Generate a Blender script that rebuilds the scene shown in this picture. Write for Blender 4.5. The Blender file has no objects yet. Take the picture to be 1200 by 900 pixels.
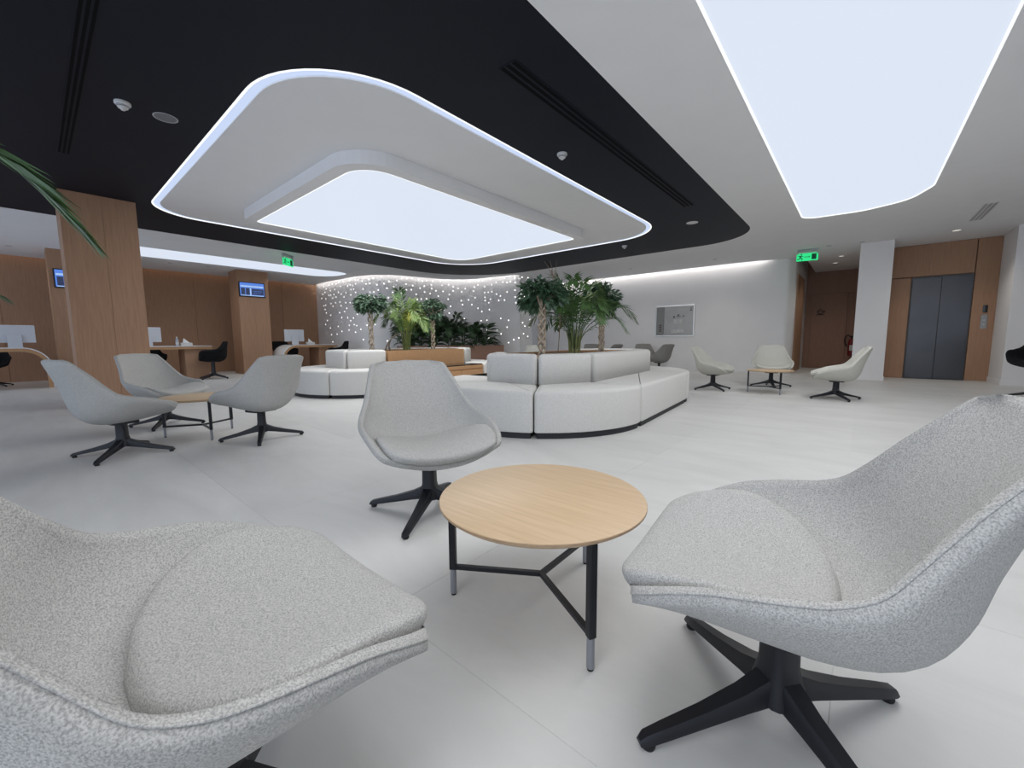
import bpy, bmesh, math, random
from mathutils import Vector, Matrix
from mathutils.geometry import intersect_line_line_2d
random.seed(7)
SC = bpy.context.scene
COL = SC.collection
PI = math.pi

# ------------------------------------------------------------------ camera
H = 0.93
RW = [[0.7616605795, 0.0631785951, -0.6448888484],
      [0.6479440807, -0.0841692066, 0.7570231258],
      [-0.0064521251, -0.9944465847, -0.1050445634]]      # columns: image right, image down, forward
cam = bpy.data.cameras.new('camera')
cam.sensor_fit = 'HORIZONTAL'
cam.sensor_width = 36.0
cam.lens = 36.0 * 476.685 / 1200.0
cam.clip_start = 0.02
cam.clip_end = 200
camo = bpy.data.objects.new('camera', cam)
COL.objects.link(camo)
M = Matrix.Identity(4)
for i in range(3):
    M[i][0] = RW[i][0]
    M[i][1] = -RW[i][1]
    M[i][2] = -RW[i][2]
M[2][3] = H
camo.matrix_world = M
SC.camera = camo

# ------------------------------------------------------------------ light and exposure
world = bpy.data.worlds.new('world')
SC.world = world
world.use_nodes = True
bg = world.node_tree.nodes['Background']
bg.inputs[0].default_value = (0.78, 0.90, 1.12, 1)
bg.inputs[1].default_value = 1.15
SC.view_settings.view_transform = 'Standard'
SC.view_settings.look = 'None'
SC.view_settings.gamma = 1.0
SC.view_settings.exposure = 0.32
LAMP_L = 1.9
PANEL_L = 0.67          # radiance of the luminous ceiling panels

# ------------------------------------------------------------------ materials
def newmat(name):
    m = bpy.data.materials.new(name)
    m.use_nodes = True
    nt = m.node_tree
    b = nt.nodes['Principled BSDF']
    return m, nt, b

def plain(name, col, rough=0.6, metal=0.0, spec=0.5, bump=0.0, bscale=200.0, var=0.0, vscale=3.0):
    m, nt, b = newmat(name)
    b.inputs['Base Color'].default_value = (*col, 1)
    b.inputs['Roughness'].default_value = rough
    b.inputs['Metallic'].default_value = metal
    b.inputs['Specular IOR Level'].default_value = spec
    tc = nt.nodes.new('ShaderNodeTexCoord')
    if var:
        n = nt.nodes.new('ShaderNodeTexNoise')
        n.inputs['Scale'].default_value = vscale
        n.inputs['Detail'].default_value = 4
        nt.links.new(tc.outputs['Object'], n.inputs['Vector'])
        r = nt.nodes.new('ShaderNodeValToRGB')
        r.color_ramp.elements[0].position = 0.3
        r.color_ramp.elements[1].position = 0.7
        r.color_ramp.elements[0].color = (*[c * (1 - var) for c in col], 1)
        r.color_ramp.elements[1].color = (*[min(1, c * (1 + var)) for c in col], 1)
        nt.links.new(n.outputs['Fac'], r.inputs['Fac'])
        nt.links.new(r.outputs['Color'], b.inputs['Base Color'])
    if bump:
        n2 = nt.nodes.new('ShaderNodeTexNoise')
        n2.inputs['Scale'].default_value = bscale
        nt.links.new(tc.outputs['Object'], n2.inputs['Vector'])
        bp = nt.nodes.new('ShaderNodeBump')
        bp.inputs['Strength'].default_value = bump
        bp.inputs['Distance'].default_value = 0.002
        nt.links.new(n2.outputs['Fac'], bp.inputs['Height'])
        nt.links.new(bp.outputs['Normal'], b.inputs['Normal'])
    return m

def emit(name, col, strength):
    m, nt, b = newmat(name)
    b.inputs['Base Color'].default_value = (0.02, 0.02, 0.02, 1)
    b.inputs['Emission Color'].default_value = (*col, 1)
    b.inputs['Emission Strength'].default_value = strength
    return m

def fabric(name, dark, light, scale=260.0):
    m, nt, b = newmat(name)
    b.inputs['Roughness'].default_value = 0.95
    b.inputs['Specular IOR Level'].default_value = 0.15
    tc = nt.nodes.new('ShaderNodeTexCoord')
    mp = nt.nodes.new('ShaderNodeMapping')
    mp.inputs['Scale'].default_value = (1.0, 1.0, 1.0)
    nt.links.new(tc.outputs['Object'], mp.inputs['Vector'])
    n = nt.nodes.new('ShaderNodeTexNoise')
    n.inputs['Scale'].default_value = scale
    n.inputs['Detail'].default_value = 3
    n.inputs['Roughness'].default_value = 0.65
    nt.links.new(mp.outputs['Vector'], n.inputs['Vector'])
    r = nt.nodes.new('ShaderNodeValToRGB')
    r.color_ramp.elements[0].position = 0.36
    r.color_ramp.elements[1].position = 0.60
    r.color_ramp.elements[0].color = (*dark, 1)
    r.color_ramp.elements[1].color = (*light, 1)
    nt.links.new(n.outputs['Fac'], r.inputs['Fac'])
    nt.links.new(r.outputs['Color'], b.inputs['Base Color'])
    bp = nt.nodes.new('ShaderNodeBump')
    bp.inputs['Strength'].default_value = 0.5
    bp.inputs['Distance'].default_value = 0.0015
    nt.links.new(n.outputs['Fac'], bp.inputs['Height'])
    nt.links.new(bp.outputs['Normal'], b.inputs['Normal'])
    return m

def woodmat(name, c0, c1, stretch, rough=0.45, scale=6.0):
    m, nt, b = newmat(name)
    b.inputs['Roughness'].default_value = rough
    b.inputs['Specular IOR Level'].default_value = 0.3
    tc = nt.nodes.new('ShaderNodeTexCoord')
    mp = nt.nodes.new('ShaderNodeMapping')
    mp.inputs['Scale'].default_value = stretch
    nt.links.new(tc.outputs['Object'], mp.inputs['Vector'])
    n = nt.nodes.new('ShaderNodeTexNoise')
    n.inputs['Scale'].default_value = scale
    n.inputs['Detail'].default_value = 6
    n.inputs['Roughness'].default_value = 0.6
    nt.links.new(mp.outputs['Vector'], n.inputs['Vector'])
    r = nt.nodes.new('ShaderNodeValToRGB')
    r.color_ramp.elements[0].position = 0.3
    r.color_ramp.elements[1].position = 0.7
    r.color_ramp.elements[0].color = (*c0, 1)
    r.color_ramp.elements[1].color = (*c1, 1)
    nt.links.new(n.outputs['Fac'], r.inputs['Fac'])
    nt.links.new(r.outputs['Color'], b.inputs['Base Color'])
    bp = nt.nodes.new('ShaderNodeBump')
    bp.inputs['Strength'].default_value = 0.08
    nt.links.new(n.outputs['Fac'], bp.inputs['Height'])
    nt.links.new(bp.outputs['Normal'], b.inputs['Normal'])
    return m

def floormat():
    m, nt, b = newmat('porcelain_tile')
    tc = nt.nodes.new('ShaderNodeTexCoord')
    geo = nt.nodes.new('ShaderNodeNewGeometry')
    oi = nt.nodes.new('ShaderNodeObjectInfo')
    mp = nt.nodes.new('ShaderNodeMapping')
    mp.inputs['Scale'].default_value = (0.55, 1.6, 1.0)
    nt.links.new(geo.outputs['Position'], mp.inputs['Vector'])
    n = nt.nodes.new('ShaderNodeTexNoise')
    n.inputs['Scale'].default_value = 1.6
    n.inputs['Detail'].default_value = 8
    n.inputs['Roughness'].default_value = 0.62
    n.inputs['Distortion'].default_value = 0.8
    nt.links.new(mp.outputs['Vector'], n.inputs['Vector'])
    r = nt.nodes.new('ShaderNodeValToRGB')
    r.color_ramp.elements[0].position = 0.25
    r.color_ramp.elements[1].position = 0.75
    r.color_ramp.elements[0].color = (0.60, 0.595, 0.575, 1)
    r.color_ramp.elements[1].color = (0.73, 0.725, 0.705, 1)
    nt.links.new(n.outputs['Fac'], r.inputs['Fac'])
    mx = nt.nodes.new('ShaderNodeMixRGB')
    mx.blend_type = 'MULTIPLY'
    mx.inputs['Fac'].default_value = 0.05
    nt.links.new(r.outputs['Color'], mx.inputs['Color1'])
    nt.links.new(oi.outputs['Random'], mx.inputs['Color2'])
    nt.links.new(mx.outputs['Color'], b.inputs['Base Color'])
    b.inputs['Roughness'].default_value = 0.42
    b.inputs['Specular IOR Level'].default_value = 0.35
    return m

MAT = {}
MAT['tile'] = floormat()
MAT['grout'] = plain('tile_grout', (0.70, 0.69, 0.67), 0.9)
MAT['white'] = plain('white_paint', (0.84, 0.83, 0.825), 0.75, spec=0.2, var=0.01)
MAT['ceilwhite'] = plain('white_ceiling_paint', (0.83, 0.83, 0.84), 0.85, spec=0.15, var=0.01)
MAT['ceilblack'] = plain('black_ceiling_paint', (0.006, 0.0085, 0.016), 0.55, spec=0.18, var=0.05)
MAT['slot'] = plain('black_slot', (0.003, 0.003, 0.004), 0.8, spec=0.1)
MAT['wood'] = woodmat('oak_veneer', (0.34, 0.195, 0.118), (0.42, 0.25, 0.155), (9, 9, 0.5), 0.5)
MAT['wood_dark'] = woodmat('walnut_veneer', (0.29, 0.165, 0.115), (0.35, 0.205, 0.145), (9, 9, 0.5), 0.5)
MAT['wood_h'] = woodmat('oak_veneer_horizontal', (0.44, 0.25, 0.125), (0.54, 0.32, 0.165), (0.6, 9, 9), 0.5)
MAT['oak'] = woodmat('light_oak_top', (0.56, 0.40, 0.245), (0.66, 0.49, 0.32), (14, 0.7, 14), 0.45, 5.0)
MAT['plyedge'] = plain('plywood_edge', (0.42, 0.29, 0.18), 0.6, var=0.1, vscale=60)
MAT['fab'] = fabric('grey_tweed', (0.31, 0.308, 0.30), (0.57, 0.565, 0.545), 340.0)
MAT['fab_cream'] = fabric('cream_tweed', (0.50, 0.49, 0.44), (0.66, 0.65, 0.59))
MAT['fab_sofa'] = fabric('light_grey_upholstery', (0.56, 0.553, 0.53), (0.76, 0.75, 0.72), 200.0)
MAT['fab_dark'] = fabric('taupe_tweed', (0.2, 0.195, 0.18), (0.36, 0.35, 0.33))
MAT['fab_black'] = fabric('black_upholstery', (0.008, 0.008, 0.009), (0.018, 0.018, 0.02))
MAT['char'] = plain('charcoal_metal', (0.012, 0.013, 0.017), 0.42, spec=0.4)
MAT['plinth'] = plain('dark_plinth', (0.02, 0.021, 0.026), 0.6)
MAT['sock'] = plain('grey_leg_sleeve', (0.30, 0.31, 0.34), 0.35, metal=0.6)
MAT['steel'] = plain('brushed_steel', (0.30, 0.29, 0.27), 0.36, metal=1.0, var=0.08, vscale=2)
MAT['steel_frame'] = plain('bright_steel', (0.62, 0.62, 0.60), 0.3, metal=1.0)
MAT['steel_mid'] = plain('darker_steel', (0.19, 0.185, 0.17), 0.36, metal=1.0)  # darker steel for the narrow left leaf of the hose cabinet
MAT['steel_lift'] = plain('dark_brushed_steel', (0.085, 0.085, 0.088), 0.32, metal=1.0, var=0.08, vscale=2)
MAT['steel_dark'] = plain('dull_dark_steel', (0.10, 0.10, 0.10), 0.5, metal=0.6)  # dark, duller steel of the lift door frame and sill
MAT['blackglass'] = plain('black_glass', (0.006, 0.006, 0.008), 0.08)
MAT['soil'] = plain('bark_soil', (0.055, 0.028, 0.02), 0.95, bump=1.0, bscale=60, var=0.5, vscale=40)
MAT['trunk'] = plain('braided_bark', (0.44, 0.36, 0.27), 0.85, var=0.35, vscale=30)
MAT['stem'] = plain('palm_stem', (0.22, 0.23, 0.08), 0.6, var=0.3, vscale=12)
MAT['ficus'] = plain('ficus_leaf', (0.07, 0.135, 0.075), 0.4, var=0.5, vscale=9)
MAT['ficus_light'] = plain('ficus_leaf_light', (0.085, 0.15, 0.09), 0.4, var=0.45, vscale=9)
MAT['palm'] = plain('palm_leaf', (0.07, 0.15, 0.04), 0.45, var=0.4, vscale=5)
MAT['palm_light'] = plain('palm_leaf_yellow_green', (0.17, 0.26, 0.07), 0.45, var=0.4, vscale=5)
MAT['palm_yellow'] = plain('palm_leaf_yellow', (0.42, 0.42, 0.05), 0.45, var=0.2, vscale=5)
MAT['palm_dark'] = plain('palm_leaf_dark', (0.05, 0.095, 0.045), 0.4, var=0.4, vscale=5)
MAT['dry'] = plain('dry_stem', (0.20, 0.15, 0.11), 0.9, var=0.3, vscale=20)
MAT['dieff'] = plain('variegated_leaf', (0.085, 0.15, 0.075), 0.35, var=0.7, vscale=14)
MAT['plastic_white'] = plain('white_plastic', (0.72, 0.72, 0.72), 0.4)
MAT['plastic_grey'] = plain('grey_plastic', (0.42, 0.43, 0.46), 0.45)
MAT['alu'] = plain('silver_monitor_back', (0.60, 0.62, 0.67), 0.4, metal=0.1)
MAT['laminate'] = plain('white_laminate', (0.78, 0.78, 0.78), 0.3)
MAT['red'] = plain('extinguisher_red', (0.20, 0.012, 0.016), 0.35)
MAT['rubber'] = plain('black_rubber', (0.008, 0.008, 0.008), 0.7)
MAT['sign_dark'] = plain('sign_dark_green', (0.005, 0.10, 0.05), 0.6)
MAT['ink'] = plain('dark_print', (0.02, 0.018, 0.018), 0.7)
MAT['paper'] = plain('white_label', (0.62, 0.62, 0.60), 0.7)
MAT['bronze'] = plain('dark_bronze', (0.06, 0.03, 0.025), 0.4, metal=0.6)
MAT['pot'] = plain('pot_ceramic', (0.55, 0.54, 0.52), 0.5)
MAT['bottle'] = plain('clear_bottle', (0.45, 0.48, 0.55), 0.1)
MAT['speaker_grille'] = plain('speaker_grille', (0.17, 0.175, 0.19), 0.8, bump=0.6, bscale=500)
MAT['panel'] = emit('luminous_panel', (0.84, 0.92, 1.06), PANEL_L)
MAT['panel_rim'] = emit('luminous_rim', (0.95, 0.98, 1.0), 0.95)
MAT['covering'] = emit('cove_led_ring', (0.62, 0.74, 1.0), 0.72)
MAT['cove'] = emit('cove_led', (1.0, 0.96, 0.94), 8.0)
MAT['cove_warm'] = emit('cove_led_warm', (1.0, 0.72, 0.5), 1.2)
MAT['star'] = emit('star_light', (1.0, 1.0, 0.98), 1.6)
MAT['exit'] = emit('exit_sign_green', (0.015, 0.62, 0.20), 1.0)
MAT['screen'] = emit('screen_blue', (0.08, 0.20, 0.65), 0.9)
MAT['screen_pale'] = emit('screen_pale_blue', (0.35, 0.50, 0.75), 0.9)
MAT['screen_dark'] = emit('screen_dark_blue', (0.02, 0.03, 0.08), 0.8)
MAT['downlight'] = emit('downlight_lens', (1.0, 0.95, 0.88), 0.5)

# ------------------------------------------------------------------ helpers
def link(name, bm, mat, parent=None, smooth=False, loc=None, rotz=0.0):
    me = bpy.data.meshes.new(name)
    bmesh.ops.recalc_face_normals(bm, faces=bm.faces)
    bm.to_mesh(me)
    bm.free()
    if isinstance(mat, str):
        mat = MAT[mat]
    me.materials.append(mat)
    if smooth:
        for p in me.polygons:
            p.use_smooth = True
        if smooth != 'all':
            me.set_sharp_from_angle(angle=math.radians(38))
    o = bpy.data.objects.new(name, me)
    COL.objects.link(o)
    if parent is not None:
        o.parent = parent
    if loc is not None:
        o.location = loc
    o.rotation_euler[2] = rotz
    return o

def tag(o, label, cat, group=None):
    o['label'] = label
    o['category'] = cat
    if group:
        o['group'] = group
    return o

def struct(o):
    o['kind'] = 'structure'
    return o

def thing(name, label, cat, loc=(0, 0, 0), rotz=0.0, group=None):
    o = bpy.data.objects.new(name, None)
    o.empty_display_size = 0.1
    COL.objects.link(o)
    o.location = loc
    o.rotation_euler[2] = rotz
    return tag(o, label, cat, group)

def copy_tree(o, parent=None):
    c = o.copy()
    COL.objects.link(c)
    c.parent = parent
    for ch in list(o.children):
        copy_tree(ch, c)
    return c

def dup(o, loc, rotz, label, group=None):
    c = copy_tree(o)
    c.location = loc
    c.rotation_euler[2] = rotz
    c['label'] = label
    if group:
        c['group'] = group
    return c

def box(bm, x0, x1, y0, y1, z0, z1, bev=0.0, seg=2, rot=None):
    vs = [bm.verts.new((x, y, z)) for z in (z0, z1) for y in (y0, y1) for x in (x0, x1)]
    fs = [(0, 2, 3, 1), (4, 5, 7, 6), (0, 1, 5, 4), (2, 6, 7, 3), (0, 4, 6, 2), (1, 3, 7, 5)]
    faces = [bm.faces.new([vs[i] for i in f]) for f in fs]
    if rot is not None:
        bmesh.ops.transform(bm, matrix=rot, verts=vs)
    if bev:
        es = list({e for f in faces for e in f.edges})
        bmesh.ops.bevel(bm, geom=es, offset=bev, segments=seg, affect='EDGES', profile=0.5)

def boxbm(*a, **k):
    bm = bmesh.new()
    box(bm, *a, **k)
    return bm

def tube(bm, pts, rads, n=8, cap=True):
    pts = [Vector(p) for p in pts]
    if not hasattr(rads, '__len__'):
        rads = [rads] * len(pts)
    rings = []
    up = Vector((0, 0, 1))
    prev = None
    for i, p in enumerate(pts):
        t = (pts[min(i + 1, len(pts) - 1)] - pts[max(i - 1, 0)]).normalized()
        if prev is None:
            a = t.cross(up)
            if a.length < 1e-3:
                a = t.cross(Vector((1, 0, 0)))
            a.normalize()
        else:
            a = (prev - t * prev.dot(t)).normalized()
        prev = a
        b = t.cross(a)
        rings.append([bm.verts.new(p + (a * math.cos(2 * PI * k / n) + b * math.sin(2 * PI * k / n)) * rads[i]) for k in range(n)])
    for r0, r1 in zip(rings, rings[1:]):
        for k in range(n):
            bm.faces.new((r0[k], r0[(k + 1) % n], r1[(k + 1) % n], r1[k]))
    if cap:
        bm.faces.new(rings[0])
        bm.faces.new(list(reversed(rings[-1])))

def lathe(bm, prof, n=24, c=(0, 0)):
    rings = []
    for r, z in prof:
        if r < 1e-5:
            rings.append([bm.verts.new((c[0], c[1], z))])
        else:
            rings.append([bm.verts.new((c[0] + r * math.cos(2 * PI * k / n), c[1] + r * math.sin(2 * PI * k / n), z)) for k in range(n)])
    for r0, r1 in zip(rings, rings[1:]):
        for k in range(n):
            k2 = (k + 1) % n
            if len(r0) == 1 and len(r1) == 1:
                continue
            if len(r0) == 1:
                bm.faces.new((r0[0], r1[k2], r1[k]))
            elif len(r1) == 1:
                bm.faces.new((r0[k], r0[k2], r1[0]))
            else:
                bm.faces.new((r0[k], r0[k2], r1[k2], r1[k]))
    if len(rings[0]) > 1:
        bm.faces.new(list(reversed(rings[0])))
    if len(rings[-1]) > 1:
        bm.faces.new(rings[-1])

def area2(p):
    return sum(p[i][0] * p[(i + 1) % len(p)][1] - p[(i + 1) % len(p)][0] * p[i][1] for i in range(len(p)))

def ccw(p):
    return list(p) if area2(p) > 0 else list(reversed(p))

def round_poly(poly, r, seg=5, minturn=25):
    """round the corners of a ccw polygon whose turn exceeds minturn degrees; r may be a list"""
    poly = ccw(poly)
    n = len(poly)
    out = []
    for i in range(n):
        p0, p1, p2 = Vector(poly[i - 1][:2]), Vector(poly[i][:2]), Vector(poly[(i + 1) % n][:2])
        a, b = (p0 - p1), (p2 - p1)
        la, lb = a.length, b.length
        a /= la
        b /= lb
        ang = math.acos(max(-1, min(1, a.dot(b))))
        turn = 180 - math.degrees(ang)
        if turn < minturn:
            out.append((p1.x, p1.y))
            continue
        rr = r[i] if hasattr(r, '__len__') else r
        d = min(rr / math.tan(ang / 2), la * 0.48, lb * 0.48)
        rr = d * math.tan(ang / 2)
        bis = (a + b).normalized()
        c = p1 + bis * (rr / math.sin(ang / 2))
        s, e = p1 + a * d, p1 + b * d
        a0 = math.atan2(s.y - c.y, s.x - c.x)
        a1 = math.atan2(e.y - c.y, e.x - c.x)
        da = (a1 - a0 + PI) % (2 * PI) - PI
        for k in range(seg + 1):
            t = a0 + da * k / seg
            out.append((c.x + rr * math.cos(t), c.y + rr * math.sin(t)))
    return out

def inset(poly, d):
    """inset a ccw polygon by d along its vertex normals"""
    n = len(poly)
    out = []
    for i in range(n):
        p0, p1, p2 = Vector(poly[i - 1]), Vector(poly[i]), Vector(poly[(i + 1) % n])
        e0, e1 = (p1 - p0), (p2 - p1)
        if e0.length < 1e-7:
            e0 = e1.copy()
        if e1.length < 1e-7:
            e1 = e0.copy()
        e0.normalize()
        e1.normalize()
        n0, n1 = Vector((-e0.y, e0.x)), Vector((-e1.y, e1.x))
        m = n0 + n1
        k = m.length_squared / 2
        m = m / max(k, 0.35)
        out.append((p1.x + m.x * d, p1.y + m.y * d))
    return out

def prism(bm, poly, z0, z1, rt=0.0, rb=0.0, seg=4):
    """prism with rounded top and bottom rims"""
    poly = ccw(poly)
    rings = []
    if rb:
        for k in range(seg):
            t = k / seg * PI / 2
            rings.append((rb * (1 - math.sin(t)), z0 + rb * (1 - math.cos(t))))
        rings.append((0, z0 + rb))
    else:
        rings.append((0, z0))
    if rt:
        rings.append((0, z1 - rt))
        for k in range(1, seg + 1):
            t = k / seg * PI / 2
            rings.append((rt * (1 - math.cos(t)), z1 - rt + rt * math.sin(t)))
    else:
        rings.append((0, z1))
    vr = []
    for d, z in rings:
        pp = inset(poly, d) if d > 1e-6 else poly
        vr.append([bm.verts.new((x, y, z)) for x, y in pp])
    n = len(poly)
    for r0, r1 in zip(vr, vr[1:]):
        for k in range(n):
            bm.faces.new((r0[k], r0[(k + 1) % n], r1[(k + 1) % n], r1[k]))
    bm.faces.new(list(reversed(vr[0])))
    bm.faces.new(vr[-1])

def prismbm(*a, **k):
    bm = bmesh.new()
    prism(bm, *a, **k)
    return bm

def flat_with_holes(bm, outer, holes, z, thick):
    """horizontal sheet with holes, extruded upward"""
    es = []
    for loop in [outer] + holes:
        vs = [bm.verts.new((x, y, z)) for x, y in loop]
        for i in range(len(vs)):
            es.append(bm.edges.new((vs[i], vs[(i + 1) % len(vs)])))
    res = bmesh.ops.triangle_fill(bm, use_beauty=True, use_dissolve=False, edges=es)
    faces = [g for g in res['geom'] if isinstance(g, bmesh.types.BMFace)]
    r = bmesh.ops.extrude_face_region(bm, geom=faces)
    vs = [g for g in r['geom'] if isinstance(g, bmesh.types.BMVert)]
    bmesh.ops.translate(bm, verts=vs, vec=(0, 0, thick))

def catmull(pts, per=6):
    pts = [Vector(p) for p in pts]
    out = []
    n = len(pts)
    for i in range(n - 1):
        p0, p1, p2, p3 = pts[max(i - 1, 0)], pts[i], pts[i + 1], pts[min(i + 2, n - 1)]
        for k in range(per):
            t = k / per
            out.append(0.5 * ((2 * p1) + (p2 - p0) * t + (2 * p0 - 5 * p1 + 4 * p2 - p3) * t * t + (3 * p1 - p0 - 3 * p2 + p3) * t ** 3))
    out.append(pts[-1])
    return out

def interp(xs, ys, x):
    if x <= xs[0]:
        return ys[0]
    for i in range(len(xs) - 1):
        if x <= xs[i + 1]:
            t = (x - xs[i]) / (xs[i + 1] - xs[i])
            return ys[i] + (ys[i + 1] - ys[i]) * t
    return ys[-1]

def offset_line(pts, d):
    """offset an open 2d polyline to its left by d"""
    out = []
    for i, p in enumerate(pts):
        t = (Vector(pts[min(i + 1, len(pts) - 1)]) - Vector(pts[max(i - 1, 0)])).normalized()
        out.append(Vector((p[0] - t.y * d, p[1] + t.x * d)))
    return out

# ------------------------------------------------------------------ the setting
ZC = 3.05
XW, YB, XR, YF = -15.8, 13.13, 5.0, -4.2

# floor: a bed with a porcelain tile for every tile, 1.2 m square
floor = struct(link('floor', boxbm(XW - 0.2, XR, YF, 16.9, -0.08, -0.0015), 'grout'))
tile_me = None
for ix in range(-14, 5):
    for iy in range(-4, 13):
        x0, y0 = ix * 1.2, 0.726 + iy * 1.2
        x1, y1 = min(x0 + 1.2, XR), min(y0 + 1.2, 16.9)
        if x1 < XW or y1 < YF or y1 - y0 < 0.3:
            continue
        if tile_me is None:
            o = link('floor_tile', boxbm(0.001, 1.199, 0.001, 1.199, -0.012, 0.0, bev=0.0005, seg=1), 'tile', floor)
            tile_me = o.data
        else:
            o = bpy.data.objects.new('floor_tile', tile_me)
            COL.objects.link(o)
            o.parent = floor
        o.location = (x0, y0, 0)

# star wall slot edge (edge of the white ceiling), from the wood wall to the right end
slot_ctrl = [(-15.62, 6.98), (-14.4, 6.95), (-13.5, 6.98), (-12.6, 7.04), (-11.85, 7.32), (-11.4, 7.95), (-11.2, 8.8), (-10.9, 9.5), (-10.3, 9.98), (-9.5, 10.14), (-8.85, 10.26), (-8.55, 10.34)]
slot = [Vector((p.x, p.y)) for p in catmull([(x, y, 0) for x, y in slot_ctrl], 6)]
starline = offset_line(slot, 0.16)

def rrect(x0, x1, y0, y1, r, seg=10):
    return round_poly([(x0, y0), (x1, y0), (x1, y1), (x0, y1)], r, seg)

BLACK_OUT = round_poly([(-10.25, YF + 0.3), (-1.72, YF + 0.3), (-1.72, 10.05), (-10.4, 10.05)], [0.2, 0.2, 1.15, 2.4], 14)
COVE_OUT = round_poly([(-8.9, 1.34), (-3.05, 1.34), (-3.05, 8.38), (-8.9, 8.38)], [0.75, 1.0, 1.0, 1.3], 14)
PANEL_OUT = inset(COVE_OUT, 0.10)
SKY_OUT = round_poly([(-0.92, YF + 0.6), (0.66, YF + 0.6), (0.66, 8.35), (0.45, 8.95), (-0.1, 9.2), (-0.92, 9.12)], [0.2, 0.2, 0.5, 0.5, 0.6, 0.25], 6, 8)

ceil_out = [(XW + 0.2, YF), (XR, YF), (XR, 16.6), (-1.22, 16.6), (-1.22, 14.0), (-1.36, 13.5), (-1.7, 13.15), (-2.3, 12.96), (-3.2, 12.93), (-11.0, 12.93), (-11.0, 11.9), (-9.4, 11.9), (-8.33, 10.75)]
ceil_out += [(p.x, p.y) for p in reversed(slot)]
bm = bmesh.new()
flat_with_holes(bm, ceil_out, [BLACK_OUT, SKY_OUT], ZC, 0.06)
ceiling = struct(link('ceiling', bm, 'ceilwhite'))
bm = bmesh.new()
flat_with_holes(bm, inset(BLACK_OUT, 0.0), [COVE_OUT], ZC, 0.06)
dk = link('black_ceiling_field', bm, 'ceilblack', ceiling)
dk['label'] = 'matt black painted ceiling field'
bm = bmesh.new()
prism(bm, PANEL_OUT, ZC, ZC + 0.05)
link('white_ceiling_raft', bm, 'ceilwhite', ceiling)
link('ceiling_slab', boxbm(XW - 0.4, XR + 0.2, YF, 17.1, 3.42, 3.6), 'white', ceiling)  # cover added over the ceiling and its slots to keep world light out

# luminous ceiling pieces
t = thing('ceiling_light', 'glowing white-blue ring of light outlining the white raft in the black ceiling', 'light', (-5.97, 4.86, ZC))
bm = bmesh.new()
flat_with_holes(bm, [(x + 5.97, y - 4.86) for x, y in inset(COVE_OUT, -0.01)], [[(x + 5.97, y - 4.86) for x, y in inset(COVE_OUT, 0.11)]], 0.012, 0.02)
link('light_band', bm, 'covering', t)
bm = bmesh.new()
flat_with_holes(bm, [(x + 5.97, y - 4.86) for x, y in COVE_OUT], [[(x + 5.97, y - 4.86) for x, y in inset(COVE_OUT, 0.022)]], -0.001, 0.01)
link('edge_profile', bm, 'panel_rim', t)

def loc_poly(poly, cx, cy):
    return [(x - cx, y - cy) for x, y in poly]

t = thing('ceiling_light', 'large rectangular luminous panel in a dropped white box under the white raft', 'light', (-6.0, 4.82, ZC))
RIM = round_poly([(-7.85, 2.38), (-4.18, 2.38), (-4.18, 7.24), (-7.85, 7.24)], [0.25, 0.55, 0.3, 0.6], 10)
LIT = inset(RIM, 0.17)
bm = bmesh.new()
flat_with_holes(bm, loc_poly(RIM, -6.0, 4.82), [loc_poly(LIT, -6.0, 4.82)], -0.15, 0.15)
link('box_frame', bm, 'ceilwhite', t)
link('diffuser', prismbm(loc_poly(LIT, -6.0, 4.82), -0.14, -0.12), 'panel', t)
bm = bmesh.new()
flat_with_holes(bm, loc_poly(LIT, -6.0, 4.82), [loc_poly(inset(LIT, 0.02), -6.0, 4.82)], -0.147, 0.01)
link('edge_profile', bm, 'panel_rim', t)

t = thing('ceiling_light', 'long luminous stretch ceiling panel with rounded end in the white ceiling', 'light', (0, 3.0, ZC))
link('diffuser', prismbm(loc_poly(SKY_OUT, 0, 3), 0.012, 0.03), 'panel', t)
bm = bmesh.new()
flat_with_holes(bm, loc_poly(SKY_OUT, 0, 3), [loc_poly(inset(SKY_OUT, 0.016), 0, 3)], -0.001, 0.012)
link('edge_profile', bm, 'panel_rim', t)

t = thing('ceiling_light', 'glowing strip light with rounded end in the white ceiling above the desks', 'light', (-12.1, 3.7, ZC))
S_OUT = round_poly([(-13.2, 1.1), (-11.0, 1.1), (-11.0, 6.55), (-13.2, 6.4)], [0.3, 0.3, 0.6, 0.7], 10)
S_LIT = round_poly([(-12.75, 1.3), (-11.5, 1.3), (-11.5, 6.3), (-12.72, 6.1)], [0.3, 0.3, 0.35, 0.6], 10)
bm = bmesh.new()
r0 = [bm.verts.new((x + 12.1, y - 3.7, 0)) for x, y in ccw(S_OUT)]
r1 = [bm.verts.new((x + 12.1, y - 3.7, -0.12)) for x, y in ccw(S_LIT)]
for k in range(len(r0)):
    k2 = (k + 1) % len(r0)
    bm.faces.new((r0[k], r0[k2], r1[k2], r1[k]))
link('bevelled_surround', bm, 'ceilwhite', t)
link('diffuser', prismbm(loc_poly(S_LIT, -12.1, 3.7), -0.118, -0.10), 'panel', t)

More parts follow.
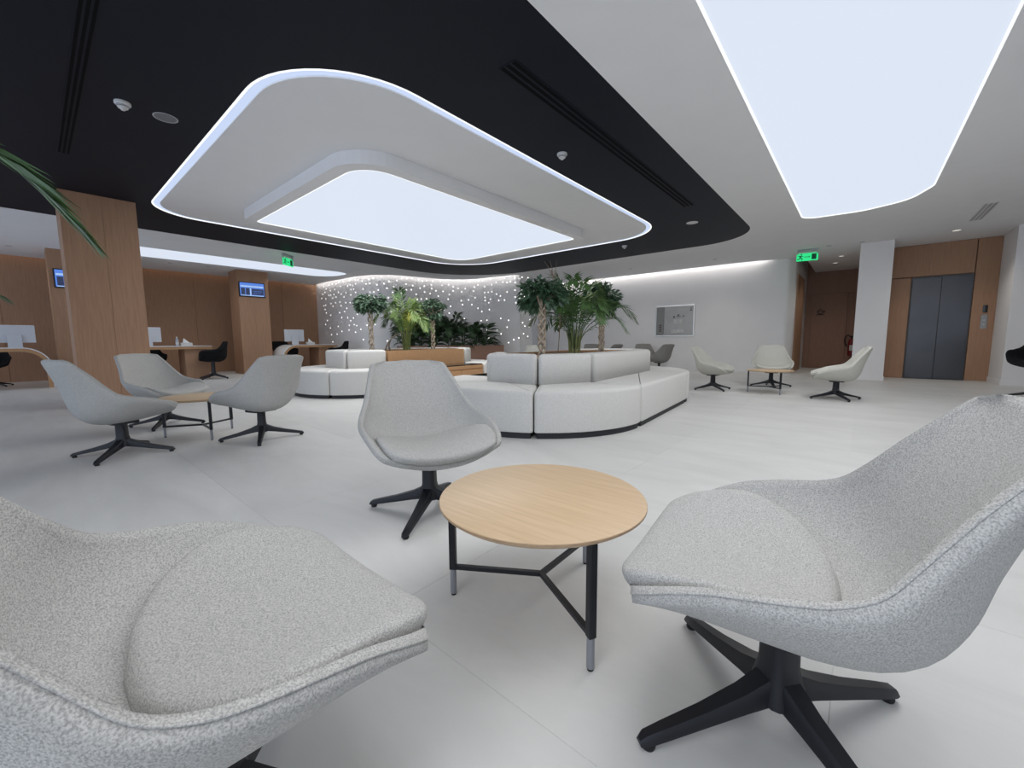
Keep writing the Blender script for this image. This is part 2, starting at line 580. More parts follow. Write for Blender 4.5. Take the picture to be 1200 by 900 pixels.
# unseen area lights added just under the diffusers to strengthen their light
def panel_lamp(name, x0, x1, y0, y1, z, radiance, col, label):
    l = bpy.data.lights.new(name, 'AREA')
    l.shape = 'RECTANGLE'
    l.size, l.size_y = x1 - x0, y1 - y0
    l.energy = radiance * PI * (x1 - x0) * (y1 - y0)
    l.color = col
    o = bpy.data.objects.new(name, l)
    COL.objects.link(o)
    o.location = ((x0 + x1) / 2, (y0 + y1) / 2, z)
    return o
panel_lamp('panel_lamp', -0.85, 0.6, YF + 0.8, 8.9, ZC - 0.004, LAMP_L, (1.0, 0.985, 0.96), '')
panel_lamp('panel_lamp', -7.5, -4.4, 2.6, 7.0, ZC - 0.155, LAMP_L, (1.0, 0.985, 0.96), '')
panel_lamp('panel_lamp', -12.6, -11.6, 1.5, 5.9, ZC - 0.125, LAMP_L * 0.6, (0.95, 0.98, 1.0), '')

# cove lights in the slots along the walls
def ribbon(bm, pts, w, z):
    a = [bm.verts.new((p[0], p[1], z)) for p in pts]
    b = [bm.verts.new((p[0], p[1], z)) for p in offset_line(pts, w)]
    for i in range(len(a) - 1):
        bm.faces.new((a[i], a[i + 1], b[i + 1], b[i]))

bm = bmesh.new()
ribbon(bm, slot, 0.05, ZC + 0.12)
bmesh.ops.solidify(bm, geom=list(bm.faces), thickness=0.02)
tag(link('cove_light', bm, 'cove'), 'hidden light strip along the top of the starlit curved wall', 'light')
tag(link('cove_light', boxbm(-10.9, -1.9, 12.95, 13.0, ZC + 0.12, ZC + 0.14), 'cove'), 'hidden light strip along the top of the plain white wall', 'light')
tag(link('cove_light', boxbm(XW + 0.14, XW + 0.19, YF, 6.9, ZC + 0.12, ZC + 0.14), 'cove_warm'), 'hidden warm light strip along the top of the wood wall', 'light')

# walls
# curved star wall
bm = bmesh.new()
fr = [(p.x, p.y) for p in starline] + [(-8.62, 10.62), (-8.50, 11.02), (-8.62, 11.2)]
bk = [(-9.6, 11.7), (-15.9, 11.7), (-15.9, 7.14)]
prism(bm, fr + bk, 0, 3.42)
wstar = struct(link('wall_back', bm, 'white', smooth=True))
# stars: small round light points let into the wall
star_me = None
cum = [0.0]
for a, b in zip(fr, fr[1:]):
    cum.append(cum[-1] + (Vector(b) - Vector(a)).length)
def on_wall(d):
    for i in range(len(cum) - 1):
        if d <= cum[i + 1]:
            t = (d - cum[i]) / max(1e-6, cum[i + 1] - cum[i])
            a, b = Vector(fr[i]), Vector(fr[i + 1])
            tn = (b - a).normalized()
            return a + (b - a) * t, math.atan2(tn.y, tn.x)
    return Vector(fr[-1]), 0
rs = random.Random(21)
used = []
tries = 0
while len(used) < 245 and tries < 20000:
    tries += 1
    d = rs.uniform(0.25, cum[-2] - 0.05)
    z = 3.02 - 2.2 * rs.random() ** 1.55
    if z < 2.1 and rs.random() < 0.6:
        continue
    if any(abs(d - a) < 0.13 and abs(z - b) < 0.11 for a, b in used):
        continue
    used.append((d, z))
    p, ang = on_wall(d)
    if star_me is None:
        bm = bmesh.new()
        lathe(bm, [(0.021, 0), (0.021, 0.004), (0.0, 0.006)], 8)
        bmesh.ops.rotate(bm, cent=(0, 0, 0), matrix=Matrix.Rotation(PI / 2, 3, 'X'), verts=bm.verts)
        o = link('star_light_point', bm, 'star', wstar)
        star_me = o.data
    else:
        o = bpy.data.objects.new('star_light_point', star_me)
        COL.objects.link(o)
        o.parent = wstar
    o.location = (p.x, p.y, z)
    o.rotation_euler[2] = ang

# plain white back wall with rounded end
bm = bmesh.new()
prism(bm, round_poly([(-12.5, YB), (-1.55, YB), (-1.42, YB + 0.25), (-1.42, 16.7), (-1.8, 16.7), (-1.8, YB + 0.5), (-12.5, YB + 0.5)], 0.12, 5), 0, 3.42)
struct(link('wall_back', bm, 'white', smooth=True))
struct(link('baseboard_back', boxbm(-12.0, -1.75, YB - 0.012, YB + 0.01, 0, 0.09), 'white'))
# wood wall behind the desks, of wide veneer panels
wl = struct(link('wall_left', boxbm(XW - 0.25, XW, YF, 7.2, 0, 3.42), 'wood'))
for k in range(9):
    y0 = YF + k * 1.265
    o = link('wall_panel', boxbm(XW - 0.005, XW + 0.02, y0 + 0.003, y0 + 1.262, 0.0, 3.40, bev=0.003, seg=1), 'wood', wl)
struct(link('wall_back', boxbm(-1.42, XR, 16.45, 16.9, 0, 3.42), 'wood_dark'))
struct(link('wall_right', boxbm(XR, XR + 0.2, YF, 16.9, 0, 3.42), 'white'))
# white pier to the right of the lift and the wall behind it
struct(link('wall_right', boxbm(2.15, XR, 12.25, 13.6, 0, ZC), 'white'))
struct(link('baseboard_right', boxbm(2.135, XR, 12.235, 12.26, 0, 0.10), 'white'))
struct(link('baseboard_right', boxbm(2.135, 2.16, 12.261, 13.3, 0, 0.10), 'white'))
# white square pillar
p = thing('pillar', 'white painted square pillar between the lift and the wood door', 'pillar', (0.16, 12.6, 0))
link('shaft', boxbm(-0.28, 0.28, -0.38, 0.6, 0, ZC), 'white', p)
link('skirting', boxbm(-0.292, 0.292, -0.392, 0.612, 0, 0.09), 'white', p)
# lift wall
lw = struct(link('wall_back', boxbm(0.42, 2.3, 13.36, 13.7, 0, ZC), 'wood_dark'))
for x0, x1, z0, z1 in ((0.44, 0.815, 0, 2.32), (0.44, 1.79, 2.335, ZC), (1.80, 2.15, 0, ZC)):
    link('wall_panel', boxbm(x0 + 0.003, x1 - 0.003, 13.30, 13.365, z0 + 0.003, z1 - 0.004, bev=0.002, seg=1), 'wood', lw)
lift = thing('elevator', 'stainless steel lift doors with two leaves in the wood wall', 'elevator', (1.31, 13.3, 0))
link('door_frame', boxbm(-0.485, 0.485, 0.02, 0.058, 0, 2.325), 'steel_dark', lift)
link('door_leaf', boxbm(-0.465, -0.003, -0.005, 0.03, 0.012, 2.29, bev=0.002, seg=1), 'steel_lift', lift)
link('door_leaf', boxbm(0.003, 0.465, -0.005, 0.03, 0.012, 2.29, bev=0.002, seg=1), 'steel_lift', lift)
link('sill', boxbm(-0.485, 0.485, -0.05, 0.03, 0.0, 0.008), 'steel_dark', lift)
cp = thing('lift_call_panel', 'lift call panel with dark display beside the steel doors', 'control panel', (2.0, 13.3, 1.25))
link('display', boxbm(-0.035, 0.035, -0.012, 0.0, 0.22, 0.38, bev=0.003, seg=1), 'blackglass', cp)
link('call_plate', boxbm(-0.05, 0.05, -0.008, 0.0, -0.12, 0.18, bev=0.003, seg=1), 'steel', cp)
for dz in (0.06, -0.03):
    bm = bmesh.new()
    lathe(bm, [(0.018, 0), (0.018, 0.006), (0.0, 0.007)], 12)
    bmesh.ops.rotate(bm, cent=(0, 0, 0), matrix=Matrix.Rotation(PI / 2, 3, 'X'), verts=bm.verts)
    link('button', bm, 'plastic_grey', cp, loc=(0, -0.008, dz))

# wood door with cup sign in the passage, and the jamb at the end of the white wall
d1 = struct(link('door_1', boxbm(-1.25, -0.36, 16.41, 16.45, 0.01, 2.35, bev=0.002, seg=1), 'wood_dark'))
for k in range(2):
    link('wall_panel', boxbm(-1.40 + k * 0.8, -0.61 + k * 0.8, 16.425, 16.455, 2.36, ZC - 0.06), 'wood_dark', d1)
d2 = struct(link('door_2', boxbm(-1.425, -1.39, 13.75, 15.4, 0.01, 2.72, bev=0.002, seg=1), 'wood'))
# cup pictogram on the door
cs = thing('door_sign', 'dark cup and saucer pictogram on the brown door', 'sign', (-1.02, 16.40, 1.78))
def flatpoly(bm, pts, y0, y1):
    a = [bm.verts.new((x, y0, z)) for x, z in pts]
    b = [bm.verts.new((x, y1, z)) for x, z in pts]
    n = len(pts)
    for i in range(n):
        bm.faces.new((a[i], a[(i + 1) % n], b[(i + 1) % n], b[i]))
    bm.faces.new(a)
    bm.faces.new(list(reversed(b)))
def yring(bm, cx, cz, r, w, y0, y1, a0=0, a1=2 * PI, n=14):
    for k in range(n):
        t0, t1 = a0 + (a1 - a0) * k / n, a0 + (a1 - a0) * (k + 1) / n
        flatpoly(bm, [(cx + (r - w) * math.cos(t0), cz + (r - w) * math.sin(t0)), (cx + r * math.cos(t0), cz + r * math.sin(t0)),
                      (cx + r * math.cos(t1), cz + r * math.sin(t1)), (cx + (r - w) * math.cos(t1), cz + (r - w) * math.sin(t1))], y0, y1)
bm = bmesh.new()
yring(bm, 0, 0.03, 0.085, 0.022, -0.006, 0.008, PI, 2 * PI)
flatpoly(bm, [(-0.085, 0.03), (0.085, 0.03), (0.085, 0.05), (-0.085, 0.05)], -0.006, 0.008)
yring(bm, 0.09, 0.01, 0.035, 0.015, -0.006, 0.008, -PI / 2, PI / 2, 8)
link('cup', bm, 'ink', cs)
bm = bmesh.new()
flatpoly(bm, [(-0.11, -0.085), (0.11, -0.085), (0.09, -0.065), (-0.09, -0.065)], -0.006, 0.008)
link('saucer', bm, 'ink', cs)
bm = bmesh.new()
for dx in (-0.03, 0.02):
    flatpoly(bm, [(dx - 0.008, 0.07), (dx + 0.008, 0.07), (dx + 0.02, 0.115), (dx + 0.005, 0.115)], -0.006, 0.008)
link('steam', bm, 'ink', cs)
# fire extinguisher on the passage wall
fe = thing('fire_extinguisher', 'red fire extinguisher hanging beside the brown door', 'extinguisher', (-0.20, 16.36, 0.42))
bm = bmesh.new()
lathe(bm, [(0.0, 0), (0.075, 0.0), (0.08, 0.03), (0.08, 0.42), (0.06, 0.47), (0.03, 0.5), (0.03, 0.53), (0, 0.53)], 18)
link('cylinder', bm, 'red', fe, smooth=True)
bm = bmesh.new()
tube(bm, [(0, 0, 0.53), (0, 0, 0.58)], 0.02)
box(bm, -0.06, 0.05, -0.012, 0.012, 0.57, 0.60)
link('valve', bm, 'rubber', fe)
bm = bmesh.new()
tube(bm, catmull([(-0.02, 0, 0.57), (-0.10, 0, 0.62), (-0.16, 0, 0.52), (-0.15, 0, 0.38), (-0.10, -0.02, 0.28)], 5), 0.014)
link('hose', bm, 'rubber', fe, smooth=True)
link('label_patch', boxbm(-0.04, 0.04, -0.083, -0.07, 0.15, 0.32), 'paper', fe)

# stainless hose cabinet set in the white wall
hc = thing('fire_hose_cabinet', 'stainless steel fire hose cabinet with labels set in the white wall', 'cabinet', (-4.47, YB, 1.52))
for n_, a in (('frame_rail', (-0.60, 0.60, -0.03, 0.0, 0.445, 0.485)), ('frame_rail', (-0.60, 0.60, -0.03, 0.0, -0.485, -0.445)),
              ('frame_rail', (-0.60, -0.565, -0.03, 0.0, -0.445, 0.445)), ('frame_rail', (0.565, 0.60, -0.03, 0.0, -0.445, 0.445))):
    link(n_, boxbm(*a, bev=0.004, seg=1), 'steel_frame', hc)
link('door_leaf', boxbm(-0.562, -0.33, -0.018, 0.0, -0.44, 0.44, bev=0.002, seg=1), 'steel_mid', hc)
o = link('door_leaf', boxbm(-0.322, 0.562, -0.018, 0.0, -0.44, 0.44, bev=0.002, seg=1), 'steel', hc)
bm = bmesh.new()
lathe(bm, [(0.035, 0), (0.035, 0.006), (0.02, 0.012), (0, 0.012)], 14)
bmesh.ops.rotate(bm, cent=(0, 0, 0), matrix=Matrix.Rotation(PI / 2, 3, 'X'), verts=bm.verts)
link('lock', bm, 'plastic_grey', o, loc=(-0.23, -0.018, -0.02))
for (x0, x1, z0, z1, mt) in ((-0.02, 0.24, -0.07, 0.05, 'paper'), (-0.1, 0.30, -0.36, -0.26, 'paper'), (-0.04, 0.01, 0.10, 0.15, 'ink'), (0.05, 0.19, 0.125, 0.145, 'ink'), (0.09, 0.145, 0.16, 0.20, 'ink'), (0.25, 0.29, 0.12, 0.16, 'ink'), (0.46, 0.52, 0.30, 0.33, 'ink'), (0.47, 0.51, 0.36, 0.385, 'ink')):
    lb = link('printed_label', boxbm(x0, x1, -0.0205, -0.0185, z0, z1), mt, o)
for (x0, x1, z0, z1) in ((0.02, 0.2, 0.02, 0.035), (0.08, 0.14, -0.025, 0.0), (0.03, 0.18, -0.055, -0.045), (-0.08, -0.01, -0.30, -0.28), (0.02, 0.08, -0.31, -0.275), (0.14, 0.28, -0.295, -0.28), (-0.06, -0.02, -0.345, -0.32), (0.18, 0.22, -0.34, -0.325)):
    link('printed_line', boxbm(x0, x1, -0.0215, -0.0205, z0, z1), 'plastic_grey', o)
for z0 in (-0.33, -0.27, -0.20, -0.14):
    link('red_print', boxbm(-0.47, -0.40, -0.0195, -0.0185, z0, z0 + 0.035), 'bronze', hc)

# unseen glazed front added behind the camera so daylight comes in between posts
wf = struct(link('window_1', boxbm(XW, XR, YF - 0.1, YF, 0, 0.08), 'char'))
for k in range(9):
    x = XW + 0.1 + k * 2.58
    link('mullion', boxbm(x - 0.03, x + 0.03, YF - 0.1, YF, 0.08, 3.42), 'char', wf)
link('transom', boxbm(XW, XR, YF - 0.1, YF, ZC, 3.42), 'char', wf)

# wood clad columns
def column(label, cx, cy, w, d, seam):
    t = thing('wood_column', label, 'column', (cx, cy, 0))
    hw, hd = w / 2, d / 2
    link('core', boxbm(-hw + 0.02, hw - 0.02, -hd + 0.02, hd - 0.02, 0, ZC), 'wood_dark', t)
    # front cladding in two boards with a joint, then the other three sides
    ys = -hd + (2 * hd) * seam
    link('cladding_panel', boxbm(hw - 0.02, hw, -hd, ys - 0.001, 0.0, ZC, bev=0.0015, seg=1), 'wood', t)
    link('cladding_panel', boxbm(hw - 0.02, hw, ys + 0.001, hd, 0.0, ZC, bev=0.0015, seg=1), 'wood', t)
    link('cladding_panel', boxbm(-hw, hw - 0.021, -hd, -hd + 0.02, 0.0, ZC, bev=0.003, seg=1), 'wood', t)
    link('cladding_panel', boxbm(-hw, hw - 0.021, hd - 0.02, hd, 0.0, ZC, bev=0.0015, seg=1), 'wood', t)
    return t
column('thick oak clad column behind the grey chairs, under the black ceiling', -8.9, 0.80, 0.8, 0.80, 0.53)
column('oak clad column with a blue display screen, between two desks', -14.25, 4.42, 0.8, 0.80, 0.5)
column('oak clad column beside the curved desk end, behind the thick column', -14.25, 0.80, 0.8, 0.86, 0.5)

def screen(label, x, y, z, rz=0.0):
    t = thing('display_screen', label, 'screen', (x, y, z), rz)
    link('casing', boxbm(0, 0.045, -0.34, 0.34, -0.21, 0.21, bev=0.008), 'rubber', t)
    link('picture', boxbm(0.0445, 0.048, -0.315, 0.315, -0.185, 0.19), 'screen', t)
    for (y0, y1, z0, z1, m) in ((-0.29, -0.19, -0.16, 0.04, 'screen_dark'), (-0.17, -0.07, -0.16, 0.04, 'screen_dark'), (-0.02, 0.30, -0.15, 0.03, 'screen_dark'), (-0.3, 0.3, 0.07, 0.11, 'screen_pale'), (-0.06, -0.03, -0.16, 0.04, 'screen_pale'), (-0.3, 0.3, -0.183, -0.165, 'screen_pale'), (0.02, 0.26, -0.05, -0.035, 'screen'), (0.02, 0.22, -0.10, -0.085, 'screen')):
        link('picture_tile', boxbm(0.047, 0.0495, y0, y1, z0, z1), m, t)
screen('wall screen showing blue panels on the oak column between desks', -13.85, 4.37, 2.49)
screen('wall screen partly hidden behind the thick oak column', -13.85, 0.78, 2.40)

# ------------------------------------------------------------------ ceiling fittings
def detector(label, x, y):
    t = thing('smoke_detector', label, 'detector', (x, y, ZC), 0, 'smoke detectors in the black ceiling')
    bm = bmesh.new()
    lathe(bm, [(0, 0.0), (0.058, 0.0), (0.058, -0.018), (0.05, -0.026), (0, -0.026)], 20)
    link('base', bm, 'plastic_white', t, smooth=True)
    for k in range(2):
        bm = bmesh.new()
        lathe(bm, [(0, -0.026 - 0.013 * k), (0.047 - 0.008 * k, -0.028 - 0.013 * k), (0.043 - 0.008 * k, -0.036 - 0.013 * k), (0, -0.036 - 0.013 * k)], 20)
        link('vent_ring', bm, 'plastic_grey' if k == 0 else 'plastic_white', t, smooth=True)
    bm = bmesh.new()
    lathe(bm, [(0, -0.048), (0.022, -0.05), (0.014, -0.066), (0, -0.068)], 16)
    link('sensor_dome', bm, 'plastic_white', t, smooth=True)
detector('white smoke detector beside the round speaker in the black ceiling', -5.1, 0.70)
detector('white smoke detector by the slot diffuser in the black ceiling', -2.72, 4.10)
detector('small white smoke detector at the far end of the glowing ring', -4.18, 8.85)

def roundfit(name, label, cat, x, y, r, mat, group=None, rimmat='plastic_white', watts=0):
    t = thing(name, label, cat, (x, y, ZC), 0, group)
    bm = bmesh.new()
    lathe(bm, [(r * 0.86, -0.002), (r, -0.004), (r, 0.002), (r * 0.86, 0.002)], 24)
    link('trim_ring', bm, rimmat, t, smooth=True)
    bm = bmesh.new()
    lathe(bm, [(0, -0.003), (r * 0.88, -0.003), (r * 0.88, 0.002), (0, 0.002)], 24)
    link('lens' if 'light' in name else 'grille', bm, mat, t)
    if watts:
        l = bpy.data.lights.new('downlight_lamp', 'SPOT')
        l.energy = watts
        l.spot_size = math.radians(120)
        l.spot_blend = 0.8
        l.shadow_soft_size = r * 0.8
        l.color = (1.0, 0.93, 0.85)
        lo = bpy.data.objects.new('downlight_lamp', l)
        COL.objects.link(lo)
        lo.parent = t
        lo.location = (0, 0, -0.01)
roundfit('ceiling_speaker', 'round grey ceiling speaker beside a smoke detector', 'speaker', -5.13, 1.0, 0.095, 'speaker_grille', rimmat='plastic_grey')
roundfit('ceiling_speaker', 'round white ceiling speaker near the corner of the black ceiling', 'speaker', -2.46, 7.97, 0.10, 'plastic_white')
for x, y in ((-14.16, -0.14), (-14.06, 2.56), (-13.93, 3.35), (-13.8, 5.02)):
    roundfit('downlight', 'small recessed downlight over the service desks', 'downlight', x, y, 0.06, 'plastic_grey', 'downlights over the desks', watts=14)
for x, y in ((-3.07, 11.95), (-5.35, 11.77)):
    roundfit('downlight', 'small recessed downlight before the plain white wall', 'downlight', x, y, 0.06, 'plastic_grey', 'downlights before the white wall', watts=25)
for x, y in ((-0.68, 12.0), (-0.1, 12.05), (-0.50, 13.7), (-0.66, 14.8)):
    roundfit('downlight', 'small recessed downlight by the passage and the white pillar', 'downlight', x, y, 0.06, 'downlight' if y > 13 else 'plastic_grey', 'downlights by the passage', watts=28 if y > 13 else 0)
roundfit('downlight', 'small recessed downlight in front of the lift', 'downlight', 1.32, 12.05, 0.07, 'downlight', watts=45)

def slotgrille(name, label, x0, x1, y0, y1, n, body, slotm, along='y'):
    cx, cy = (x0 + x1) / 2, (y0 + y1) / 2
    t = thing(name, label, 'air vent', (cx, cy, ZC))
    hx, hy = (x1 - x0) / 2, (y1 - y0) / 2
    link('frame', boxbm(-hx, hx, -hy, hy, -0.004, 0.0), body, t)
    w = (hx if along == 'y' else hy) * 2
    for k in range(n):
        c = -w / 2 + w * (k + 0.5) / n
        q = w / n * 0.28
        a = (c - q, c + q, -hy + 0.01, hy - 0.01) if along == 'y' else (-hx + 0.01, hx - 0.01, c - q, c + q)
        link('slot', boxbm(*a, -0.006, -0.002), slotm, t)
slotgrille('slot_diffuser', 'long black slot air diffuser along the right side of the black ceiling', -2.29, -2.12, 2.55, 6.95, 3, 'ceilblack', 'slot')
slotgrille('slot_diffuser', 'long black slot air diffuser near the thick oak column', -6.9, -2.6, 0.36, 0.46, 3, 'ceilblack', 'slot', 'x')
slotgrille('slot_diffuser', 'short white slot air diffuser in the white ceiling near the lift', 1.37, 1.53, 10.0, 11.25, 3, 'plastic_white', 'sign_dark' if False else 'plastic_grey')

def exit_sign(label, x, y, rz):
    t = thing('exit_sign', label, 'exit sign', (x, y, ZC), rz)
    link('mount', boxbm(-0.20, 0.20, -0.035, 0.035, -0.05, 0, bev=0.008), 'plastic_grey', t)
    for s in (-1, 1):
        link('bracket', boxbm(s * 0.19 - 0.012, s * 0.19 + 0.012, -0.02, 0.02, -0.12, -0.05), 'plastic_grey', t)
    pl = link('sign_plate', boxbm(-0.21, 0.21, -0.008, 0.008, -0.27, -0.09, bev=0.003, seg=1), 'exit', t)
    bm = bmesh.new()
    # running figure, arrow and door
    def limb(ax_, az, bx, bz, w):
        d = Vector((bx - ax_, bz - az))
        n = Vector((-d.y, d.x)).normalized() * w
        flatpoly(bm, [(ax_ - n.x, az - n.y), (bx - n.x, bz - n.y), (bx + n.x, bz + n.y), (ax_ + n.x, az + n.y)], -0.0105, -0.0075)
    cx, cz = -0.125, -0.18
    limb(cx, cz + 0.035, cx - 0.012, cz - 0.01, 0.014)
    limb(cx - 0.012, cz - 0.01, cx + 0.03, cz - 0.03, 0.009)
    limb(cx + 0.03, cz - 0.03, cx + 0.02, cz - 0.07, 0.008)
    limb(cx - 0.012, cz - 0.01, cx - 0.03, cz - 0.045, 0.009)
    limb(cx - 0.03, cz - 0.045, cx - 0.07, cz - 0.05, 0.008)
    limb(cx, cz + 0.03, cx + 0.045, cz + 0.015, 0.008)
    limb(cx, cz + 0.03, cx - 0.05, cz + 0.025, 0.008)
    flatpoly(bm, [(cx + 0.012 + 0.016 * math.cos(a), cz + 0.06 + 0.016 * math.sin(a)) for a in [k * PI / 4 for k in range(8)]], -0.0105, -0.0075)
    link('running_figure', bm, 'sign_dark', pl)
    bm = bmesh.new()
    limb(-0.06, -0.18, 0.05, -0.18, 0.006)
    limb(0.05, -0.18, 0.03, -0.165, 0.005)
    limb(0.05, -0.18, 0.03, -0.195, 0.005)
    link('arrow', bm, 'sign_dark', pl)
    link('door_mark', boxbm(0.085, 0.175, -0.0105, -0.0075, -0.245, -0.115), 'sign_dark', pl)
exit_sign('green lit exit sign hanging by the passage near the white pillar', -1.08, 12.1, math.radians(8))
exit_sign('green lit exit sign hanging before the luminous strip over the desks', -10.7, 4.2, math.radians(128))

# ------------------------------------------------------------------ swivel lounge chairs
def shell_fn(prof, width, rim, thick, theta):
    ry, rz = [p[0] for p in rim], [p[1] for p in rim]
    P = catmull([(0, y, z) for y, z in prof], 6)
    n = len(P)
    L = [0]
    for a, b in zip(P, P[1:]):
        L.append(L[-1] + (b - a).length)
    S = [l / L[-1] for l in L]
    # station of each control point
    ks = [S[min(i * 6, n - 1)] for i in range(len(prof))]
    def smooth_interp(vals, s):
        for i in range(len(ks) - 1):
            if s <= ks[i + 1] + 1e-9:
                t = (s - ks[i]) / max(1e-9, ks[i + 1] - ks[i])
                p0, p1, p2, p3 = vals[max(i - 1, 0)], vals[i], vals[i + 1], vals[min(i + 2, len(vals) - 1)]
                return 0.5 * (2 * p1 + (p2 - p0) * t + (2 * p0 - 5 * p1 + 4 * p2 - p3) * t * t + (3 * p1 - p0 - 3 * p2 + p3) * t ** 3)
        return vals[-1]
    st = math.sin(theta)
    ct = 1 - math.cos(theta)
    def center(s):
        for i in range(n - 1):
            if s <= S[i + 1] + 1e-9:
                t = (s - S[i]) / max(1e-9, S[i + 1] - S[i])
                return P[i].lerp(P[i + 1], t)
        return P[-1].copy()
    def normal(s):
        a, b = center(max(0, s - 0.04)), center(min(1, s + 0.04))
        d = (b - a).normalized()
        nn = Vector((0, d.z, -d.y))          # from seat direction (-y) turn to +z
        return nn if nn.z > -0.5 or nn.y > 0 else -nn
    def inner(s, t):
        c = center(s)
        th = t * theta
        k = (1 - math.cos(th)) / ct
        w = smooth_interp(width, s)
        return Vector((w * math.sin(th) / st, c.y + (smooth_interp(ry, s) - c.y) * k, c.z + (smooth_interp(rz, s) - c.z) * k))
    def outer(s, t):
        p, nn = inner(s, t), normal(s)
        tk = smooth_interp(thick, s)
        th = t * theta
        edge = abs(t) ** 2.2
        side = Vector((math.copysign(1, t) * 0.022 * edge, 0, 0))
        p.x *= 1 - 0.10 * math.sin(PI * abs(t))
        return p - nn * (tk * (1 - edge) + 0.026 * edge) + side
    return inner, outer, normal

def build_shell(inner, outer, ns=44, nt=30, rim=0.010):
    bm = bmesh.new()
    ss = [i / ns for i in range(ns + 1)]
    ts = [-1 + 2 * j / nt for j in range(nt + 1)]
    gi = [[bm.verts.new(inner(s, t)) for t in ts] for s in ss]
    go = [[bm.verts.new(outer(s, t)) for t in ts] for s in ss]
    for i in range(ns):
        for j in range(nt):
            bm.faces.new((gi[i][j], gi[i][j + 1], gi[i + 1][j + 1], gi[i + 1][j]))
            bm.faces.new((go[i][j], go[i + 1][j], go[i + 1][j + 1], go[i][j + 1]))
    idx = [(0, j) for j in range(nt)] + [(i, nt) for i in range(ns)] + [(ns, j) for j in range(nt, 0, -1)] + [(i, 0) for i in range(ns, 0, -1)]
    c = Vector((0, -0.05, 0.5))
    mids = []
    for k, (i, j) in enumerate(idx):
        a, b = gi[i][j].co, go[i][j].co
        i2, j2 = max(0, min(ns, i)), max(0, min(nt, j))
        ii = i + (1 if i == 0 else (-1 if i == ns else 0))
        jj = j + (1 if j == 0 else (-1 if j == nt else 0))
        out = (a - gi[ii][jj].co)
        out = out.normalized() * rim if out.length > 1e-6 else Vector()
        mids.append(bm.verts.new((a + b) / 2 + out))
    n = len(idx)
    for k in range(n):
        (i, j), (i2, j2) = idx[k], idx[(k + 1) % n]
        bm.faces.new((gi[i][j], mids[k], mids[(k + 1) % n], gi[i2][j2]))
        bm.faces.new((mids[k], go[i][j], go[i2][j2], mids[(k + 1) % n]))
    path = [v.co.copy() * 1.0 for v in mids]
    return bm, path

CH_PROF = [(0.308, 0.342), (0.298, 0.353), (0.25, 0.370), (0.13, 0.378), (0.0, 0.369), (-0.09, 0.362), (-0.165, 0.385), (-0.215, 0.45), (-0.25, 0.54), (-0.29, 0.64), (-0.335, 0.745), (-0.352, 0.788), (-0.359, 0.805), (-0.362, 0.813)]
CH_W = [0.215, 0.274, 0.308, 0.330, 0.337, 0.335, 0.325, 0.308, 0.278, 0.247, 0.217, 0.203, 0.182, 0.143]
CH_RIM = [(0.294, 0.380), (0.278, 0.400), (0.230, 0.433), (0.13, 0.478), (0.045, 0.500), (-0.02, 0.513), (-0.072, 0.525), (-0.118, 0.548), (-0.165, 0.603), (-0.226, 0.685), (-0.294, 0.766), (-0.32, 0.797), (-0.331, 0.809), (-0.338, 0.815)]
CH_T = [0.036, 0.048, 0.066, 0.090, 0.094, 0.090, 0.088, 0.075, 0.062, 0.052, 0.042, 0.038, 0.036, 0.034]

def star_base(t, zseat, r=0.355, rot=PI / 4, col_r=0.042):
    bm = bmesh.new()
    # tapered square column, flaring into the feet
    prof = [(0.052, 0.075), (0.046, 0.11), (0.036, 0.16), (0.034, zseat)]
    rings = []
    for w, z in prof:
        sq = round_poly([(-w, -w), (w, -w), (w, w), (-w, w)], w * 0.55, 3)
        rings.append([bm.verts.new((x * math.cos(rot) - y * math.sin(rot), x * math.sin(rot) + y * math.cos(rot), z)) for x, y in sq])
    for r0, r1 in zip(rings, rings[1:]):
        for k in range(len(r0)):
            bm.faces.new((r0[k], r0[(k + 1) % len(r0)], r1[(k + 1) % len(r0)], r1[k]))
    bm.faces.new(list(reversed(rings[0])))
    bm.faces.new(rings[-1])
    link('column', bm, 'char', t, smooth=True)
    bm = bmesh.new()
    prism(bm, rrect(-0.11, 0.11, -0.09, 0.09, 0.03, 4), zseat - 0.012, zseat + 0.008)
    link('seat_plate', bm, 'char', t)
    leg_me = None
    for k in range(4):
        a = rot + k * PI / 2
        if leg_me is None:
            bm = bmesh.new()
            secs = [(0.0, 0.026, 0.072, 0.155), (0.05, 0.027, 0.070, 0.130), (0.10, 0.025, 0.062, 0.106), (0.20, 0.021, 0.042, 0.074), (0.30, 0.018, 0.023, 0.049), (0.345, 0.016, 0.015, 0.037), (0.358, 0.012, 0.014, 0.024)]
            rr = []
            for x, w, z0, z1 in secs:
                b = 0.006
                rr.append([bm.verts.new((x, yy, zz)) for yy, zz in ((-w, z0), (w, z0), (w, z1 - b * 1.5), (w - b, z1), (-w + b, z1), (-w, z1 - b * 1.5))])
            for r0, r1 in zip(rr, rr[1:]):
                for q in range(6):
                    bm.faces.new((r0[q], r0[(q + 1) % 6], r1[(q + 1) % 6], r1[q]))
            bm.faces.new(list(reversed(rr[0])))
            bm.faces.new(rr[-1])
            lo = link('leg', bm, 'char', t, smooth=True)
            leg_me = lo.data
            bm = bmesh.new()
            lathe(bm, [(0.014, 0), (0.016, 0.006), (0.014, 0.018)], 12, (0.334, 0))
            go = link('glide', bm, 'rubber', lo)
            gm = go.data
        else:
            lo = bpy.data.objects.new('leg', leg_me)
            COL.objects.link(lo)
            lo.parent = t
            go = bpy.data.objects.new('glide', gm)
            COL.objects.link(go)
            go.parent = lo
        lo.rotation_euler[2] = a

